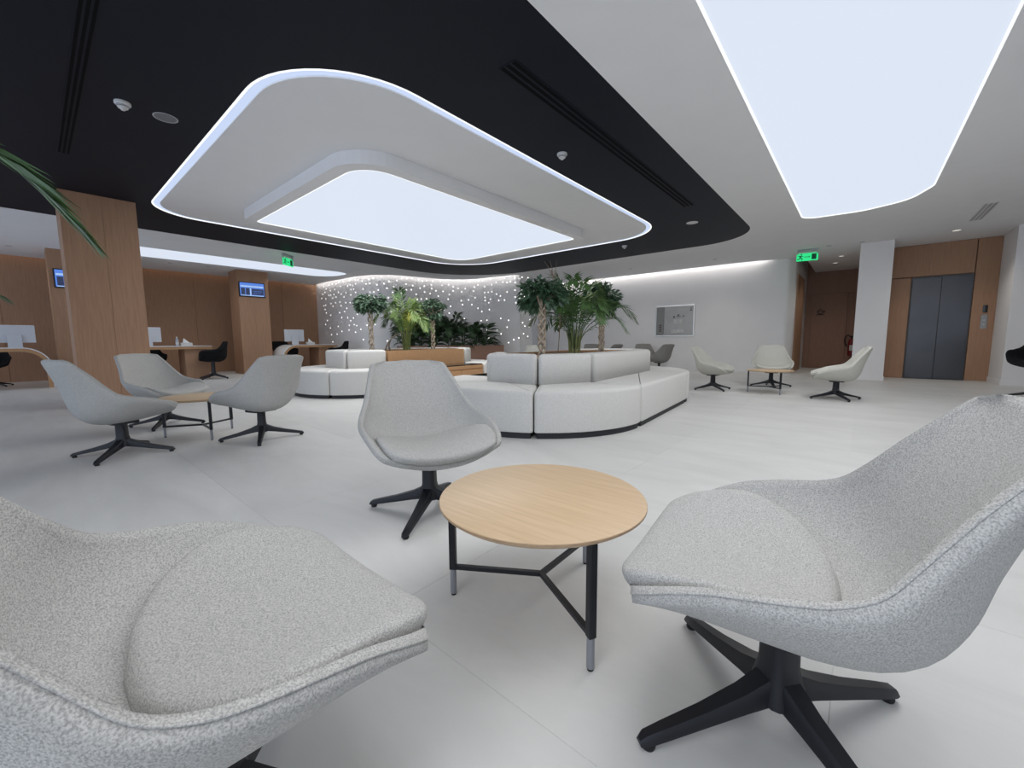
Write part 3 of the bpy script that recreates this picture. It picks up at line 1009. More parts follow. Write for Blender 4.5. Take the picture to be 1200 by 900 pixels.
def make_lounge(label, mat, group):
    t = thing('lounge_chair', label, 'chair', (0, 0, 0), 0, group)
    inner, outer, normal = shell_fn(CH_PROF, CH_W, CH_RIM, CH_T, math.radians(78))
    bm, path = build_shell(inner, outer)
    link('shell', bm, mat, t, smooth='all')
    # piped seam round the rim
    bm = bmesh.new()
    pp = path + [path[0]]
    tube(bm, [Vector(p) for p in pp], 0.0026, 5, cap=False)
    link('piping', bm, mat, t, smooth='all')
    # loose seat pad
    bm = bmesh.new()
    na, nb = 30, 24
    s_end = 0.44
    top, bot = [], []
    def half(a):
        return 0.84 * (1 - max(0, a) ** 3.0) ** (1 / 2.1)
    aa = [0.0, 0.006, 0.018, 0.04] + [0.04 + 0.96 * (k + 1) / (na - 4) for k in range(na - 4)]
    aa[-1] = 0.997
    for ia, a in enumerate(aa):
        rt, rb = [], []
        h = half(a)
        for ib in range(nb + 1):
            u = math.sin((-1 + 2 * ib / nb) * PI / 2)
            s, tt = a * s_end, u * h
            e = (1 - abs(u) ** 7) ** 0.5 if abs(u) < 1 else 0
            ef = min(1.0, (a / 0.045)) if a < 0.045 else 1.0
            ef = math.sqrt(max(0.0, 1 - (1 - ef) ** 2))
            er = min(1.0, (1 - a) / 0.08)
            er = math.sqrt(max(0.0, 1 - (1 - er) ** 2))
            nn = normal(s)
            base = inner(s, tt)
            hgt = 0.012 + 0.030 * (e * ef * er)
            rt.append(bm.verts.new(base + nn * hgt + Vector((0, 0.006 * (1 - a), 0))))
            rb.append(bm.verts.new(base + nn * (0.004 if a < 0.05 else -0.01) + Vector((0, 0.004 * (1 - a), 0))))
        top.append(rt)
        bot.append(rb)
    m = len(aa)
    for i in range(m - 1):
        for j in range(nb):
            bm.faces.new((top[i][j], top[i][j + 1], top[i + 1][j + 1], top[i + 1][j]))
            bm.faces.new((bot[i][j], bot[i + 1][j], bot[i + 1][j + 1], bot[i][j + 1]))
        bm.faces.new((top[i][0], top[i + 1][0], bot[i + 1][0], bot[i][0]))
        bm.faces.new((top[i][nb], bot[i][nb], bot[i + 1][nb], top[i + 1][nb]))
    for j in range(nb):
        bm.faces.new((top[0][j], bot[0][j], bot[0][j + 1], top[0][j + 1]))
        bm.faces.new((top[-1][j], top[-1][j + 1], bot[-1][j + 1], bot[-1][j]))
    link('seat_cushion', bm, mat, t, smooth='all')
    star_base(t, 0.282)
    return t

def face(dx, dy):
    """z rotation that turns local +y to the direction (dx, dy)"""
    return math.atan2(dy, dx) - PI / 2

def set_base(t, world_ang):
    """turn the swivel base so that one leg points along world_ang"""
    rz = t.rotation_euler[2]
    k = 0
    for ch in t.children:
        if ch.name.split('.')[0] == 'leg':
            ch.rotation_euler[2] = world_ang - rz + k * PI / 2
            k += 1
        elif ch.name.split('.')[0] == 'column':
            ch.rotation_euler[2] = world_ang - rz - PI / 4

def place(src, x, y, dx, dy, base, label, group=None):
    c = dup(src, (x, y, 0), face(dx, dy), label, group)
    set_base(c, base)
    return c

lounge = make_lounge('grey tweed lounge chair between the large round oak table and the sofas', 'fab', None)
lounge.location = (-1.76, 1.36, 0)
lounge.rotation_euler[2] = face(0.945, -0.33)
set_base(lounge, math.atan2(1.05 - 1.36, -1.57 + 1.76))
place(lounge, -0.10, 1.10, -0.99, -0.10, math.atan2(0.84 - 1.12, -0.33 + 0.10), 'grey tweed swivel lounge chair at the large round oak table, its back to the lift')
place(lounge, -0.86, 0.155, 0.0, 1.0, 0.85, 'grey tweed swivel lounge chair facing the star wall across the large round oak table')
place(lounge, -4.67, 0.43, -0.25, 0.97, math.atan2(0.22 - 0.43, -4.35 + 4.67), 'grey lounge chair showing its bluish back, by the low table near the thick column')
cream = make_lounge('pale swivel lounge chair standing just in front of the thick oak column', 'fab', None)
cream.location = (-5.95, 0.93, 0)
cream.rotation_euler[2] = face(0.866, 0.5)
set_base(cream, math.atan2(0.73 - 0.93, -5.6 + 5.95))
place(lounge, -4.39, 1.39, -0.93, -0.30, math.atan2(1.23 - 1.39, -4.01 + 4.39), 'grey lounge chair with its back to the sofas, near the thick column')
lc = make_lounge('cream lounge chair nearest the sofa, beside the small oak table', 'fab_cream', 'cream chairs near the lift')
lc.location = (-2.05, 8.2, 0)
lc.rotation_euler[2] = face(0.95, -0.05)
set_base(lc, math.atan2(7.92 - 8.2, -2.32 + 2.05))
place(lc, -1.30, 9.45, 0.22, -0.97, 0.35, 'cream lounge chair facing out from the white wall, behind the small oak table')
place(lc, -0.24, 8.05, -0.97, -0.12, math.atan2(7.63 - 8.05, 0.25), 'cream swivel lounge chair nearest the white pillar, its back to the lift')
ld = make_lounge('taupe swivel lounge chair facing out from the plain white wall, under the steel cabinet', 'fab_dark', 'taupe chairs by the white wall')
ld.location = (-5.10, 12.4, 0)
ld.rotation_euler[2] = face(0.5, -0.8)
place(ld, -4.40, 11.75, -0.85, 0.35, 0.5, 'taupe swivel lounge chair turned sideways under the steel cabinet')
place(ld, -6.75, 12.1, 0.6, -0.7, 0.3, 'taupe swivel lounge chair whose back shows behind the leaves of the bushy palm')
place(ld, -5.95, 11.7, -0.9, 0.2, 0.3, 'taupe swivel lounge chair whose reclined back tip shows past the second ficus trunk')
place(lc, -6.75, 8.9, 0.6, -0.8, 0.2, 'cream swivel lounge chair behind the braided tree, near the end of the star wall')
place(lc, -5.95, 9.2, -0.8, -0.5, 0.2, 'cream swivel lounge chair behind the leafy palm on the far side of the planter')

# ------------------------------------------------------------------ round tables
def make_table(label):
    t = thing('coffee_table', label, 'table')
    bm = bmesh.new()
    lathe(bm, [(0.0, 0.378), (0.335, 0.378), (0.348, 0.388), (0.350, 0.398), (0.347, 0.4), (0.0, 0.4)], 72)
    link('tabletop', bm, 'oak', t, smooth=True)
    bm = bmesh.new()
    lathe(bm, [(0.3495, 0.3905), (0.3508, 0.391), (0.3508, 0.396), (0.3495, 0.3965)], 72)
    link('edge_band', bm, 'plyedge', t)
    legm = None
    for k in range(3):
        a = k * 2 * PI / 3
        if legm is None:
            bm = bmesh.new()
            box(bm, 0.312, 0.336, -0.012, 0.012, 0.10, 0.378, bev=0.003)
            lo = link('leg', bm, 'char', t)
            bm = bmesh.new()
            tube(bm, [(0.324, 0, 0.008), (0.324, 0, 0.10)], 0.0115, 12)
            so = link('leg_sleeve', bm, 'sock', lo, smooth=True)
            bm = bmesh.new()
            tube(bm, [(0.324, 0, 0.0), (0.324, 0, 0.009)], 0.009, 12)
            fo = link('foot', bm, 'rubber', lo)
            bm = bmesh.new()
            box(bm, 0.0, 0.316, -0.009, 0.009, 0.100, 0.116, bev=0.002)
            br = link('stretcher', bm, 'char', t)
            legm = (lo.data, so.data, fo.data, br.data)
        else:
            lo = bpy.data.objects.new('leg', legm[0])
            so = bpy.data.objects.new('leg_sleeve', legm[1])
            fo = bpy.data.objects.new('foot', legm[2])
            br = bpy.data.objects.new('stretcher', legm[3])
            for o, p_ in ((lo, t), (so, lo), (fo, lo), (br, t)):
                COL.objects.link(o)
                o.parent = p_
        lo.rotation_euler[2] = a
        br.rotation_euler[2] = a
    return t
tb = make_table('round light oak coffee table with three black legs, large between three grey chairs')
tb.location = (-0.81, 1.105, 0)
tb.rotation_euler[2] = math.atan2(1.45 - 1.105, -0.82 + 0.81)
dup(tb, (-5.02, 1.06, 0), math.atan2(1.02 - 1.03, -4.61 + 4.95), 'low round oak coffee table among the three chairs near the thick column')
dup(tb, (-1.16, 8.3, 0), math.atan2(7.97 - 8.3, -0.91 + 1.16), 'small round oak coffee table among the three cream chairs near the lift')

# ------------------------------------------------------------------ planter islands with modular sofas
ISL_ROT = math.radians(5)
R_OUT, R_BACK, BACK_T, LEN = 1.27, 0.73, 0.24, 2.08
def to_world(C, x, y):
    return (C[0] + x * math.cos(ISL_ROT) - y * math.sin(ISL_ROT), C[1] + x * math.sin(ISL_ROT) + y * math.cos(ISL_ROT))

def sofa_unit(C, label, seat_poly, back_poly, group):
    cx = sum(p[0] for p in seat_poly) / len(seat_poly)
    cy = sum(p[1] for p in seat_poly) / len(seat_poly)
    wx, wy = to_world(C, cx, cy)
    t = thing('modular_sofa', label, 'sofa', (wx, wy, 0), ISL_ROT, group)
    sp = round_poly(inset(ccw([(x - cx, y - cy) for x, y in seat_poly]), 0.006), 0.035, 4, 20)
    link('seat', prismbm(sp, 0.058, 0.462, 0.045, 0.012, 5), 'fab_sofa', t, smooth='all')
    link('plinth', prismbm(inset(sp, 0.022), 0.0, 0.06), 'plinth', t)
    bp = round_poly(inset(ccw([(x - cx, y - cy) for x, y in back_poly]), 0.006), 0.04, 4, 20)
    link('backrest', prismbm(bp, 0.455, 0.788, 0.055, 0.0, 6), 'fab_sofa', t, smooth='all')
    return t

def wedge(a0, a1, cy, n=12):
    """60 degree corner unit: arc outside, straight hexagon side inside"""
    A0, A1 = math.radians(a0), math.radians(a1)
    P = lambda r, a: (r * math.cos(a), cy + r * math.sin(a))
    arc = [P(R_OUT, A0 + (A1 - A0) * k / n) for k in range(n + 1)]
    inn = R_BACK - BACK_T
    seat = arc + [P(inn, A1), P(inn, A0)]
    back = [P(R_BACK, A0), P(R_BACK, A1), P(inn, A1), P(inn, A0)]
    return seat, back

def island(C, side_sofa, side_cab, names, planter_label, cab_label):
    grp = None
    for (a0, a1, cy, lab) in ((-62, -1, 0, names[0]), (-122, -62, 0, names[1]), (-179, -122, 0, names[2]), (1, 60, LEN, names[3]), (60, 120, LEN, names[4]), (120, 179, LEN, names[5])):
        s, b = wedge(a0, a1, cy)
        sofa_unit(C, lab, s, b, grp)
    sx = side_sofa
    i0 = R_BACK - BACK_T
    sofa_unit(C, names[6], [(sx * R_OUT, 0), (sx * R_OUT, LEN), (sx * i0, LEN), (sx * i0, 0)], [(sx * R_BACK, 0), (sx * R_BACK, LEN), (sx * i0, LEN), (sx * i0, 0)], grp)
    # planter trough
    wx, wy = to_world(C, 0, LEN / 2)
    t = thing('planter', planter_label, 'planter', (wx, wy, 0), ISL_ROT)
    cx_ = -side_sofa
    hexv = lambda r, cy, angs: [(r * math.cos(math.radians(a)), cy - LEN / 2 + r * math.sin(math.radians(a))) for a in angs]
    rr = i0 - 0.01
    po = hexv(rr, 0, (-180, -122, -62, 0)) + hexv(rr, LEN, (0, 60, 120, 180))
    po = ccw(po)
    # planter wall moves out on the cabinet side
    ex = 0.70
    q_ = []
    for p in po:
        if p[0] * cx_ > rr * 0.9:
            sy = 1 if p[1] < 0 else -1
            pair = [(p[0], p[1] + sy * 0.014), (cx_ * ex, p[1] + sy * 0.014)]
            prev_out = (abs(q_[-1][0]) > rr * 1.2) if q_ else (po[-1][0] * cx_ > rr * 0.9)
            q_ += pair[::-1] if prev_out else pair
        else:
            q_.append(p)
    po = q_
    pin = inset(po, 0.03)
    bm = bmesh.new()
    flat_with_holes(bm, po, [pin], 0.0, 0.765)
    link('trough', bm, 'wood_h', t)
    link('soil', prismbm(pin, 0.5, 0.735), 'soil', t)
    # low cabinet with black top
    x0, x1 = sorted((cx_ * (ex + 0.005), cx_ * R_OUT * 0.97))
    wx, wy = to_world(C, (x0 + x1) / 2, LEN / 2)
    t2 = thing('low_cabinet', cab_label, 'cabinet', (wx, wy, 0), ISL_ROT)
    hx = (x1 - x0) / 2
    hy = LEN / 2 - 0.012
    link('carcass', boxbm(-hx, hx, -hy, hy, 0.05, 0.40), 'wood_h', t2)
    link('plinth', boxbm(-hx + 0.03, hx - 0.03, -hy + 0.02, hy - 0.02, 0, 0.05), 'plinth', t2)
    link('top', boxbm(-hx, hx, -hy, hy, 0.43, 0.452, bev=0.003, seg=1), 'blackglass', t2)
    for k in range(3):
        y0 = -hy + 2 * hy * k / 3
        xf = cx_ * hx
        a, b = sorted((xf, xf + cx_ * 0.018))
        dr = link('drawer_front', boxbm(a, b, y0 + 0.003, y0 + 2 * hy / 3 - 0.003, 0.06, 0.34, bev=0.002, seg=1), 'wood_h', t2)
    a, b = sorted((-cx_ * hx, cx_ * (hx + 0.018)))
    link('top_rail', boxbm(a, b, -hy, hy, 0.365, 0.43), 'wood_h', t2)

C1 = (-2.99, 4.07)
C2 = (-7.28, 4.16)
island(C1, 1, -1,
       ['curved sofa corner unit facing the round oak table, next to the long straight sofa', 'curved sofa end unit between the grey chair and the planter gap, facing the windows', 'curved sofa corner unit left of the gap, beside a black topped low cabinet',
        'curved sofa corner unit at the far end of the straight sofa, towards the cream chairs', 'curved sofa end unit facing the plain white wall', 'curved sofa corner unit towards the star wall, behind the braided ficus',
        'long straight sofa unit facing the lift side of the room'],
       'long wooden planter trough with bark soil behind the long straight sofa', 'low wooden cabinet with black glass top on the planter side hidden from the lift')
island(C2, -1, 1,
       ['curved sofa corner unit adjoining the exposed wooden planter wall', 'curved sofa end unit facing the windows, nearest the thick oak column', 'curved sofa corner unit towards the service desks',
        'curved sofa corner unit past the far end of the exposed wooden planter wall', 'curved sofa end unit facing the star wall', 'curved sofa corner unit between the service desks and the star wall',
        'long straight sofa unit facing the service desks'],
       'wooden planter trough with its oak side exposed above a low cabinet', 'low wooden drawer cabinet with black glass top below the exposed planter wall')

# ------------------------------------------------------------------ plants
def leaf_tri(bm, p, d, side, length, width, droop):
    tip = p + d * length + Vector((0, 0, -droop * length))
    mid = p + d * (length * 0.45) + Vector((0, 0, -droop * length * 0.25))
    a = bm.verts.new(p)
    b = bm.verts.new(mid + side * width)
    c = bm.verts.new(tip)
    e = bm.verts.new(mid - side * width)
    m = bm.verts.new(mid + Vector((0, 0, -width * 0.35)))
    bm.faces.new((a, b, m))
    bm.faces.new((b, c, m))
    bm.faces.new((c, e, m))
    bm.faces.new((e, a, m))

def frond_bm(pts, n, ll, w, ang=50, droop=0.35, start=0.22, rng=None, taper=True, stem_r=0.006):
    """arching palm leaf: midrib through pts with leaflets on both sides"""
    rng = rng or random
    P = catmull(pts, 6)
    bm = bmesh.new()
    tube(bm, P, [stem_r * (1 - 0.8 * i / len(P)) for i in range(len(P))], 5)
    m = len(P)
    for k in range(n):
        f = start + (1 - start) * k / (n - 1)
        x = f * (m - 1)
        i = min(int(x), m - 2)
        p = P[i].lerp(P[i + 1], x - i)
        tg = (P[i + 1] - P[i]).normalized()
        sd = tg.cross(Vector((0, 0, 1)))
        if sd.length < 1e-3:
            sd = Vector((1, 0, 0))
        sd.normalize()
        g = (f - start) / (1 - start)
        L = ll * (math.sin(PI * (0.12 + 0.80 * g)) if taper else 1.0) * rng.uniform(0.85, 1.1)
        for s in (-1, 1):
            a = math.radians(ang * (1 - 0.55 * g) + rng.uniform(-7, 7))
            d = (tg * math.cos(a) + sd * s * math.sin(a) + Vector((0, 0, rng.uniform(0.0, 0.25)))).normalized()
            nrm = d.cross(tg)
            wd = d.cross(nrm if nrm.length > 1e-3 else Vector((0, 0, 1))).normalized()
            leaf_tri(bm, p, d, wd, L, w, droop * rng.uniform(0.6, 1.4))
    return bm

def braided_trunk(bm, h, r, strands=3, turns=3.5, tr=0.012):
    for s in range(strands):
        pts = []
        for k in range(37):
            z = h * k / 36
            a = 2 * PI * (s / strands + turns * k / 36 * 0.5)
            rr = r * (1 + 0.25 * math.sin(k * 0.9 + s))
            pts.append((rr * math.cos(a), rr * math.sin(a), z))
        tube(bm, pts, tr, 6)
    for s in range(strands):
        pts = []
        for k in range(37):
            z = h * k / 36
            a = 2 * PI * (s / strands + 0.17 - turns * k / 36 * 0.5)
            pts.append((r * math.cos(a), r * math.sin(a), z))
        tube(bm, pts, tr * 0.85, 6)

def ficus(label, x, y, z, h_trunk, rx, rz_, mat, n, seed, lean=(0, 0)):
    rng = random.Random(seed)
    t = thing('ficus_tree', label, 'tree', (x, y, z), rng.uniform(0, 6))
    bm = bmesh.new()
    braided_trunk(bm, h_trunk, 0.038)
    link('braided_trunk', bm, 'trunk', t, smooth=True)
    bm = bmesh.new()
    tops = []
    for k in range(9):
        a = rng.uniform(0, 2 * PI)
        e = rng.uniform(0.2, 1.1)
        tip = Vector((rx * 0.8 * math.cos(a) * math.cos(e), rx * 0.8 * math.sin(a) * math.cos(e), h_trunk + rz_ * (0.6 + 0.9 * math.sin(e))))
        tube(bm, [(0, 0, h_trunk - 0.03), tip * 0.5 + Vector((0, 0, h_trunk * 0.55)), tip], [0.014, 0.008, 0.004], 5)
    link('branches', bm, 'trunk', t)
    bm = bmesh.new()
    clumps = []
    for k in range(16):
        u = Vector((rng.gauss(0, 1), rng.gauss(0, 1), rng.gauss(0, 0.9))).normalized()
        clumps.append((Vector((u.x * rx * 0.62, u.y * rx * 0.62, u.z * rz_ * 0.62)), rng.uniform(0.35, 0.5)))
    for k in range(n):
        c, cr = clumps[k % len(clumps)]
        u = Vector((rng.gauss(0, 1), rng.gauss(0, 1), rng.gauss(0, 1))).normalized() * (rng.random() ** 0.4)
        p = c + Vector((u.x * rx * cr, u.y * rx * cr, u.z * rz_ * cr)) * 1.1
        p += Vector((0, 0, h_trunk + rz_ * 0.85))
        d = (p - Vector((0, 0, h_trunk + rz_ * 0.7))).normalized()
        d = (d + Vector((rng.uniform(-.7, .7), rng.uniform(-.7, .7), rng.uniform(-.9, .2)))).normalized()
        sd = d.cross(Vector((rng.uniform(-1, 1), rng.uniform(-1, 1), 1))).normalized()
        leaf_tri(bm, p, d, sd, rng.uniform(0.065, 0.105), rng.uniform(0.017, 0.026), 0.25)
    f = link('foliage', bm, mat, t)
    f['kind'] = 'stuff'
    return t

def palm(label, x, y, z, n, length, rise, mats, seed, leaf=0.22, lw=0.011, stems=7, spread=1.0):
    rng = random.Random(seed)
    t = thing('areca_palm', label, 'palm', (x, y, z), 0)
    for k in range(stems):
        a = 2 * PI * k / stems
        bm = bmesh.new()
        r0 = 0.05 + 0.03 * rng.random()
        tube(bm, [(r0 * math.cos(a), r0 * math.sin(a), 0), (r0 * 1.2 * math.cos(a), r0 * 1.2 * math.sin(a), rise * 0.45), (r0 * 1.8 * math.cos(a), r0 * 1.8 * math.sin(a), rise * 0.8)], [0.014, 0.011, 0.007], 6)
        link('stem', bm, 'stem', t, smooth=True)
    for k in range(n):
        a = 2.399 * k + rng.uniform(-0.3, 0.3)
        e = 0.25 + 0.75 * ((k + 0.5) / n)
        L = length * rng.uniform(0.8, 1.1)
        out = L * (1.05 - 0.75 * e) * spread
        up = L * (0.35 + 0.72 * e)
        c, s = math.cos(a), math.sin(a)
        b = rise * rng.uniform(0.25, 0.5)
        tipdrop = L * 0.22 * (1.3 - e)
        pts = [(0.05 * c, 0.05 * s, b * 0.5), (out * 0.22 * c, out * 0.22 * s, b + up * 0.35), (out * 0.55 * c, out * 0.55 * s, b + up * 0.72), (out * 0.85 * c, out * 0.85 * s, b + up * 0.86), (out * 1.12 * c, out * 1.12 * s, b + up * 0.86 - tipdrop)]
        bm = frond_bm(pts, 24, leaf, lw, 52, 0.35, 0.28, rng)
        link('frond', bm, mats[k % len(mats)], t)
    return t

def isl(C, s, off=0.0):
    return to_world(C, off, s)
ZS = 0.73
x, y = isl(C1, 0.02)
ficus('ficus tree with braided trunk at the gap in the sofa backs', x, y, ZS, 0.60, 0.29, 0.185, 'ficus', 1500, 3)
x, y = isl(C1, 0.90)
palm('bushy green palm between two braided ficus trees', x, y, ZS, 32, 0.92, 0.45, ['palm', 'palm', 'palm_dark', 'palm', 'palm_light'], 11, 0.24, 0.011, 9)
x, y = isl(C1, 1.85)
ficus('ficus tree with braided trunk behind the long straight sofa', x, y, ZS, 0.66, 0.29, 0.24, 'ficus', 1500, 5)
x, y = isl(C2, 0.16)
ficus('ficus tree with round pale green crown and tall braided trunk, by the sofa end', x, y, ZS, 0.78, 0.28, 0.20, 'ficus_light', 1300, 8)
x, y = isl(C2, 1.02)
palm('yellow green palm in the oak sided planter', x, y, ZS, 20, 1.05, 0.55, ['palm_light', 'palm', 'palm_light', 'palm_light', 'palm', 'palm_light', 'palm_yellow'], 14, 0.26, 0.013, 8, 0.8)
x, y = isl(C2, 1.8)
ficus('ficus tree with braided trunk standing behind the yellow green palm', x, y, ZS, 0.76, 0.32, 0.20, 'ficus_light', 1300, 9)
# dry curved stalk in the oak sided planter
x, y = isl(C2, 0.55)
t = thing('dry_plant', 'bent dry brown stalk in the oak sided planter', 'plant', (x, y, ZS), 0.4)
for k in range(4):
    a = k * 1.6
    bm = bmesh.new()
    tube(bm, catmull([(0.07 * math.cos(a), 0.07 * math.sin(a), 0), (0.03 * math.cos(a), 0.03 * math.sin(a), 0.12), (0.05, 0.06, 0.26), (0.12 + 0.01 * k, 0.15, 0.36), (0.2 + 0.02 * k, 0.24, 0.38)], 4), [0.012 - 0.0004 * i for i in range(17)], 6)
    link('stalk', bm, 'dry', t)
# bare twig above the first ficus
x, y = isl(C1, 0.42)
t = thing('dry_plant', 'tall bare forked twig rising beside the bushy palm', 'plant', (x, y, ZS), 0.2)
bm = bmesh.new()
tube(bm, catmull([(0, 0, 0), (0.02, 0.02, 0.5), (-0.02, 0.02, 0.85), (-0.10, 0.0, 1.12)], 5), 0.007, 5)
link('stalk', bm, 'dry', t)
for dx in (-0.05, 0.06, 0.0):
    bm = bmesh.new()
    tube(bm, [(-0.06, 0.0, 1.0), (-0.10 + dx, 0.02, 1.16), (-0.12 + dx * 1.6, 0.0, 1.24)], [0.006, 0.004, 0.002], 5)
    link('twig', bm, 'dry', t)

# wall planter with dense dark plants before the star wall
pt = thing('planter_box', 'long brown wooden planter box along the starlit wall', 'planter', (-9.75, 8.55, 0), math.radians(64))
LP, WP = 3.3, 0.55
bm = bmesh.new()
flat_with_holes(bm, [(-LP / 2, -WP / 2), (LP / 2, -WP / 2), (LP / 2, WP / 2), (-LP / 2, WP / 2)], [[(-LP / 2 + 0.03, -WP / 2 + 0.03), (LP / 2 - 0.03, -WP / 2 + 0.03), (LP / 2 - 0.03, WP / 2 - 0.03), (-LP / 2 + 0.03, WP / 2 - 0.03)]], 0, 0.80)
link('box', bm, 'wood_dark', pt)
link('soil', boxbm(-LP / 2 + 0.03, LP / 2 - 0.03, -WP / 2 + 0.03, WP / 2 - 0.03, 0.5, 0.76), 'soil', pt)
def wp(u, v=0.0):
    a = math.radians(64)
    return (-9.75 + u * math.cos(a) - v * math.sin(a), 8.55 + u * math.sin(a) + v * math.cos(a))
def leafy(label, x, y, z, n, L, W, mat, seed, group):
    rng = random.Random(seed)
    t = thing('leafy_plant', label, 'plant', (x, y, z), rng.uniform(0, 6), group)
    me = []
    for v in range(3):
        bm = bmesh.new()
        bend = 0.25 + 0.15 * v
        rows = [(0, 0.1), (0.2, 0.75), (0.45, 1.0), (0.7, 0.7), (0.9, 0.25), (1.0, 0.02)]
        rr = []
        for f, w in rows:
            zc = -bend * f * f * L
            rr.append([bm.verts.new((f * L, -w * W / 2, zc + 0.03 * w)), bm.verts.new((f * L, 0, zc)), bm.verts.new((f * L, w * W / 2, zc + 0.03 * w))])
        for a, b in zip(rr, rr[1:]):
            for q in range(2):
                bm.faces.new((a[q], a[q + 1], b[q + 1], b[q]))
        me.append(bm)
    first = [link('leaf', b, mat, t, smooth=True) for b in me]
    meshes = [o.data for o in first]
    for k in range(n):
        if k < 3:
            o = first[k]
        else:
            o = bpy.data.objects.new('leaf', meshes[k % 3])
            COL.objects.link(o)
            o.parent = t
        hz = 0.03 + 0.62 * rng.random()
        a = rng.uniform(0, 2 * PI)
        o.location = (0.08 * math.cos(a), 0.08 * math.sin(a), hz)
        o.rotation_euler = (rng.uniform(-0.3, 0.3), -rng.uniform(0.1, 0.9), a)
    bm = bmesh.new()
    for k in range(5):
        a = k * 1.26
        tube(bm, [(0.03 * math.cos(a), 0.03 * math.sin(a), 0), (0.08 * math.cos(a), 0.08 * math.sin(a), 0.62)], [0.012, 0.006], 5)
    link('stem_cluster', bm, 'palm_dark', t)
    return t
for k, u in enumerate((-1.45, -1.0, -0.55, -0.1, 0.35, 0.75, 1.1)):
    x, y = wp(u, -0.08)
    leafy('low broad leaved plant with dark variegated leaves in the brown wall planter', x, y, 0.75, 40, 0.40, 0.19, 'dieff', 40 + k, 'broad leaved plants in the wall planter')
for k, u in enumerate((-1.2, -0.55, 0.05)):
    x, y = wp(u, 0.1)
    palm('dark green palm standing behind the broad leaved plants in the wall planter', x, y, 0.75, 22, 0.92, 0.4, ['palm_dark'], 60 + k, 0.30, 0.02, 4)['group'] = 'dark palms in the wall planter'

# tall palm whose leaf hangs into view beside the thick column
fp = thing('tall_palm', 'tall palm with long drooping leaf hanging in front of the thick oak column', 'palm', (-4.9, -1.55, 0))
bm = bmesh.new()
lathe(bm, [(0, 0), (0.22, 0), (0.27, 0.45), (0.28, 0.48), (0.25, 0.48), (0.24, 0.44), (0, 0.44)], 28)
link('pot', bm, 'pot', fp, smooth=True)
for k in range(4):
    a = k * PI / 2
    bm = bmesh.new()
    tube(bm, [(0.07 * math.cos(a), 0.07 * math.sin(a), 0.42), (0.05 * math.cos(a), 0.08 * math.sin(a), 1.0), (0.06 * math.cos(a), 0.12 * math.sin(a), 1.7)], [0.025, 0.02, 0.013], 7)
    link('stem', bm, 'stem', fp, smooth=True)
rng = random.Random(5)
fr_pts = [[(0.02, 0.05, 1.5), (0.05, 0.55, 2.15), (0.08, 1.05, 2.48), (0.1, 1.48, 2.30), (0.1, 1.74, 2.03), (0.1, 1.93, 1.76)],
          [(0, 0.05, 1.2), (0, 0.45, 1.5), (0, 0.95, 1.55), (0, 1.42, 1.30)],
          [(0, -0.05, 1.5), (0.1, -0.5, 2.1), (0.2, -0.9, 2.3), (0.3, -1.3, 2.1)],
          [(-0.05, 0, 1.5), (-0.5, 0.0, 2.1), (-0.9, 0.05, 2.3), (-1.2, 0.1, 2.1)],
          [(0.05, -0.05, 1.5), (0.45, -0.3, 2.2), (0.8, -0.5, 2.4), (1.1, -0.7, 2.2)],
          [(-0.05, -0.05, 1.4), (-0.4, -0.4, 2.0), (-0.7, -0.7, 2.1), (-0.9, -0.95, 1.9)]]
for k, pts in enumerate(fr_pts):
    if k == 0:
        bm = frond_bm(pts, 46, 0.46, 0.025, 30, 0.22, 0.3, rng, True, 0.012)
    else:
        bm = frond_bm(pts, 26, 0.36, 0.015, 40, 0.4, 0.3, rng, True, 0.010)
    link('frond', bm, 'palm', fp)

# ------------------------------------------------------------------ service desks
def waterfall_desk(label, x, y0, y1, curve_end, legs_end, depth=0.85, h=0.84):
    """desk along y; one end curves down to the floor, the other rests on a panel"""
    t = thing('service_desk', label, 'desk', (x, (y0 + y1) / 2, 0))
    hl = (y1 - y0) / 2
    s = 1 if curve_end > 0 else -1
    R = 0.42
    line = [(-s * hl, h)]
    for k in range(13):
        a = PI / 2 * k / 12
        line.append((s * (hl - R) + s * R * math.sin(a), h - R + R * math.cos(a)))
    line.append((s * hl, 0.0))
    def strip(off0, off1, name, mat, xo0, xo1):
        bm = bmesh.new()
        pts = [Vector((p[0], p[1])) for p in line]
        d = -s
        o0 = offset_line(pts, d * -off0) if off0 else pts
        o1 = offset_line(pts, d * -off1)
        rings = []
        for a, b in zip(o0, o1):
            rings.append([bm.verts.new((xo0, a.x, max(a.y, 0))), bm.verts.new((xo1, a.x, max(a.y, 0))), bm.verts.new((xo1, b.x, max(b.y, 0))), bm.verts.new((xo0, b.x, max(b.y, 0)))])
        for r0, r1 in zip(rings, rings[1:]):
            for q in range(4):
                bm.faces.new((r0[q], r0[(q + 1) % 4], r1[(q + 1) % 4], r1[q]))
        bm.faces.new(rings[0])
        bm.faces.new(list(reversed(rings[-1])))
        return link(name, bm, mat, t, smooth=True)
    strip(0.0, -0.018, 'worktop', 'laminate', -depth / 2, depth / 2)
    strip(-0.018, -0.085, 'underside_veneer', 'wood_h', -depth / 2 + 0.02, depth / 2 - 0.01)
    ye = -s * hl
    a, b = sorted((ye + s * 0.08, ye + s * 0.58))
    link('end_panel', boxbm(-0.35, depth / 2 - 0.06, a, b, 0.0, h - 0.085, bev=0.003, seg=1), 'wood', t)
    return t
waterfall_desk('service desk with curved waterfall end left of the thick oak column', -13.6, -2.2, 0.26, 1, -1, h=0.86)
waterfall_desk('service desk with tissue box and bottle, right of the thick oak column', -13.6, 1.3, 3.12, -1, 1, h=0.86)
waterfall_desk('service desk with curved end between the screen column and the star wall', -13.7, 4.90, 6.60, -1, 1, h=0.86)

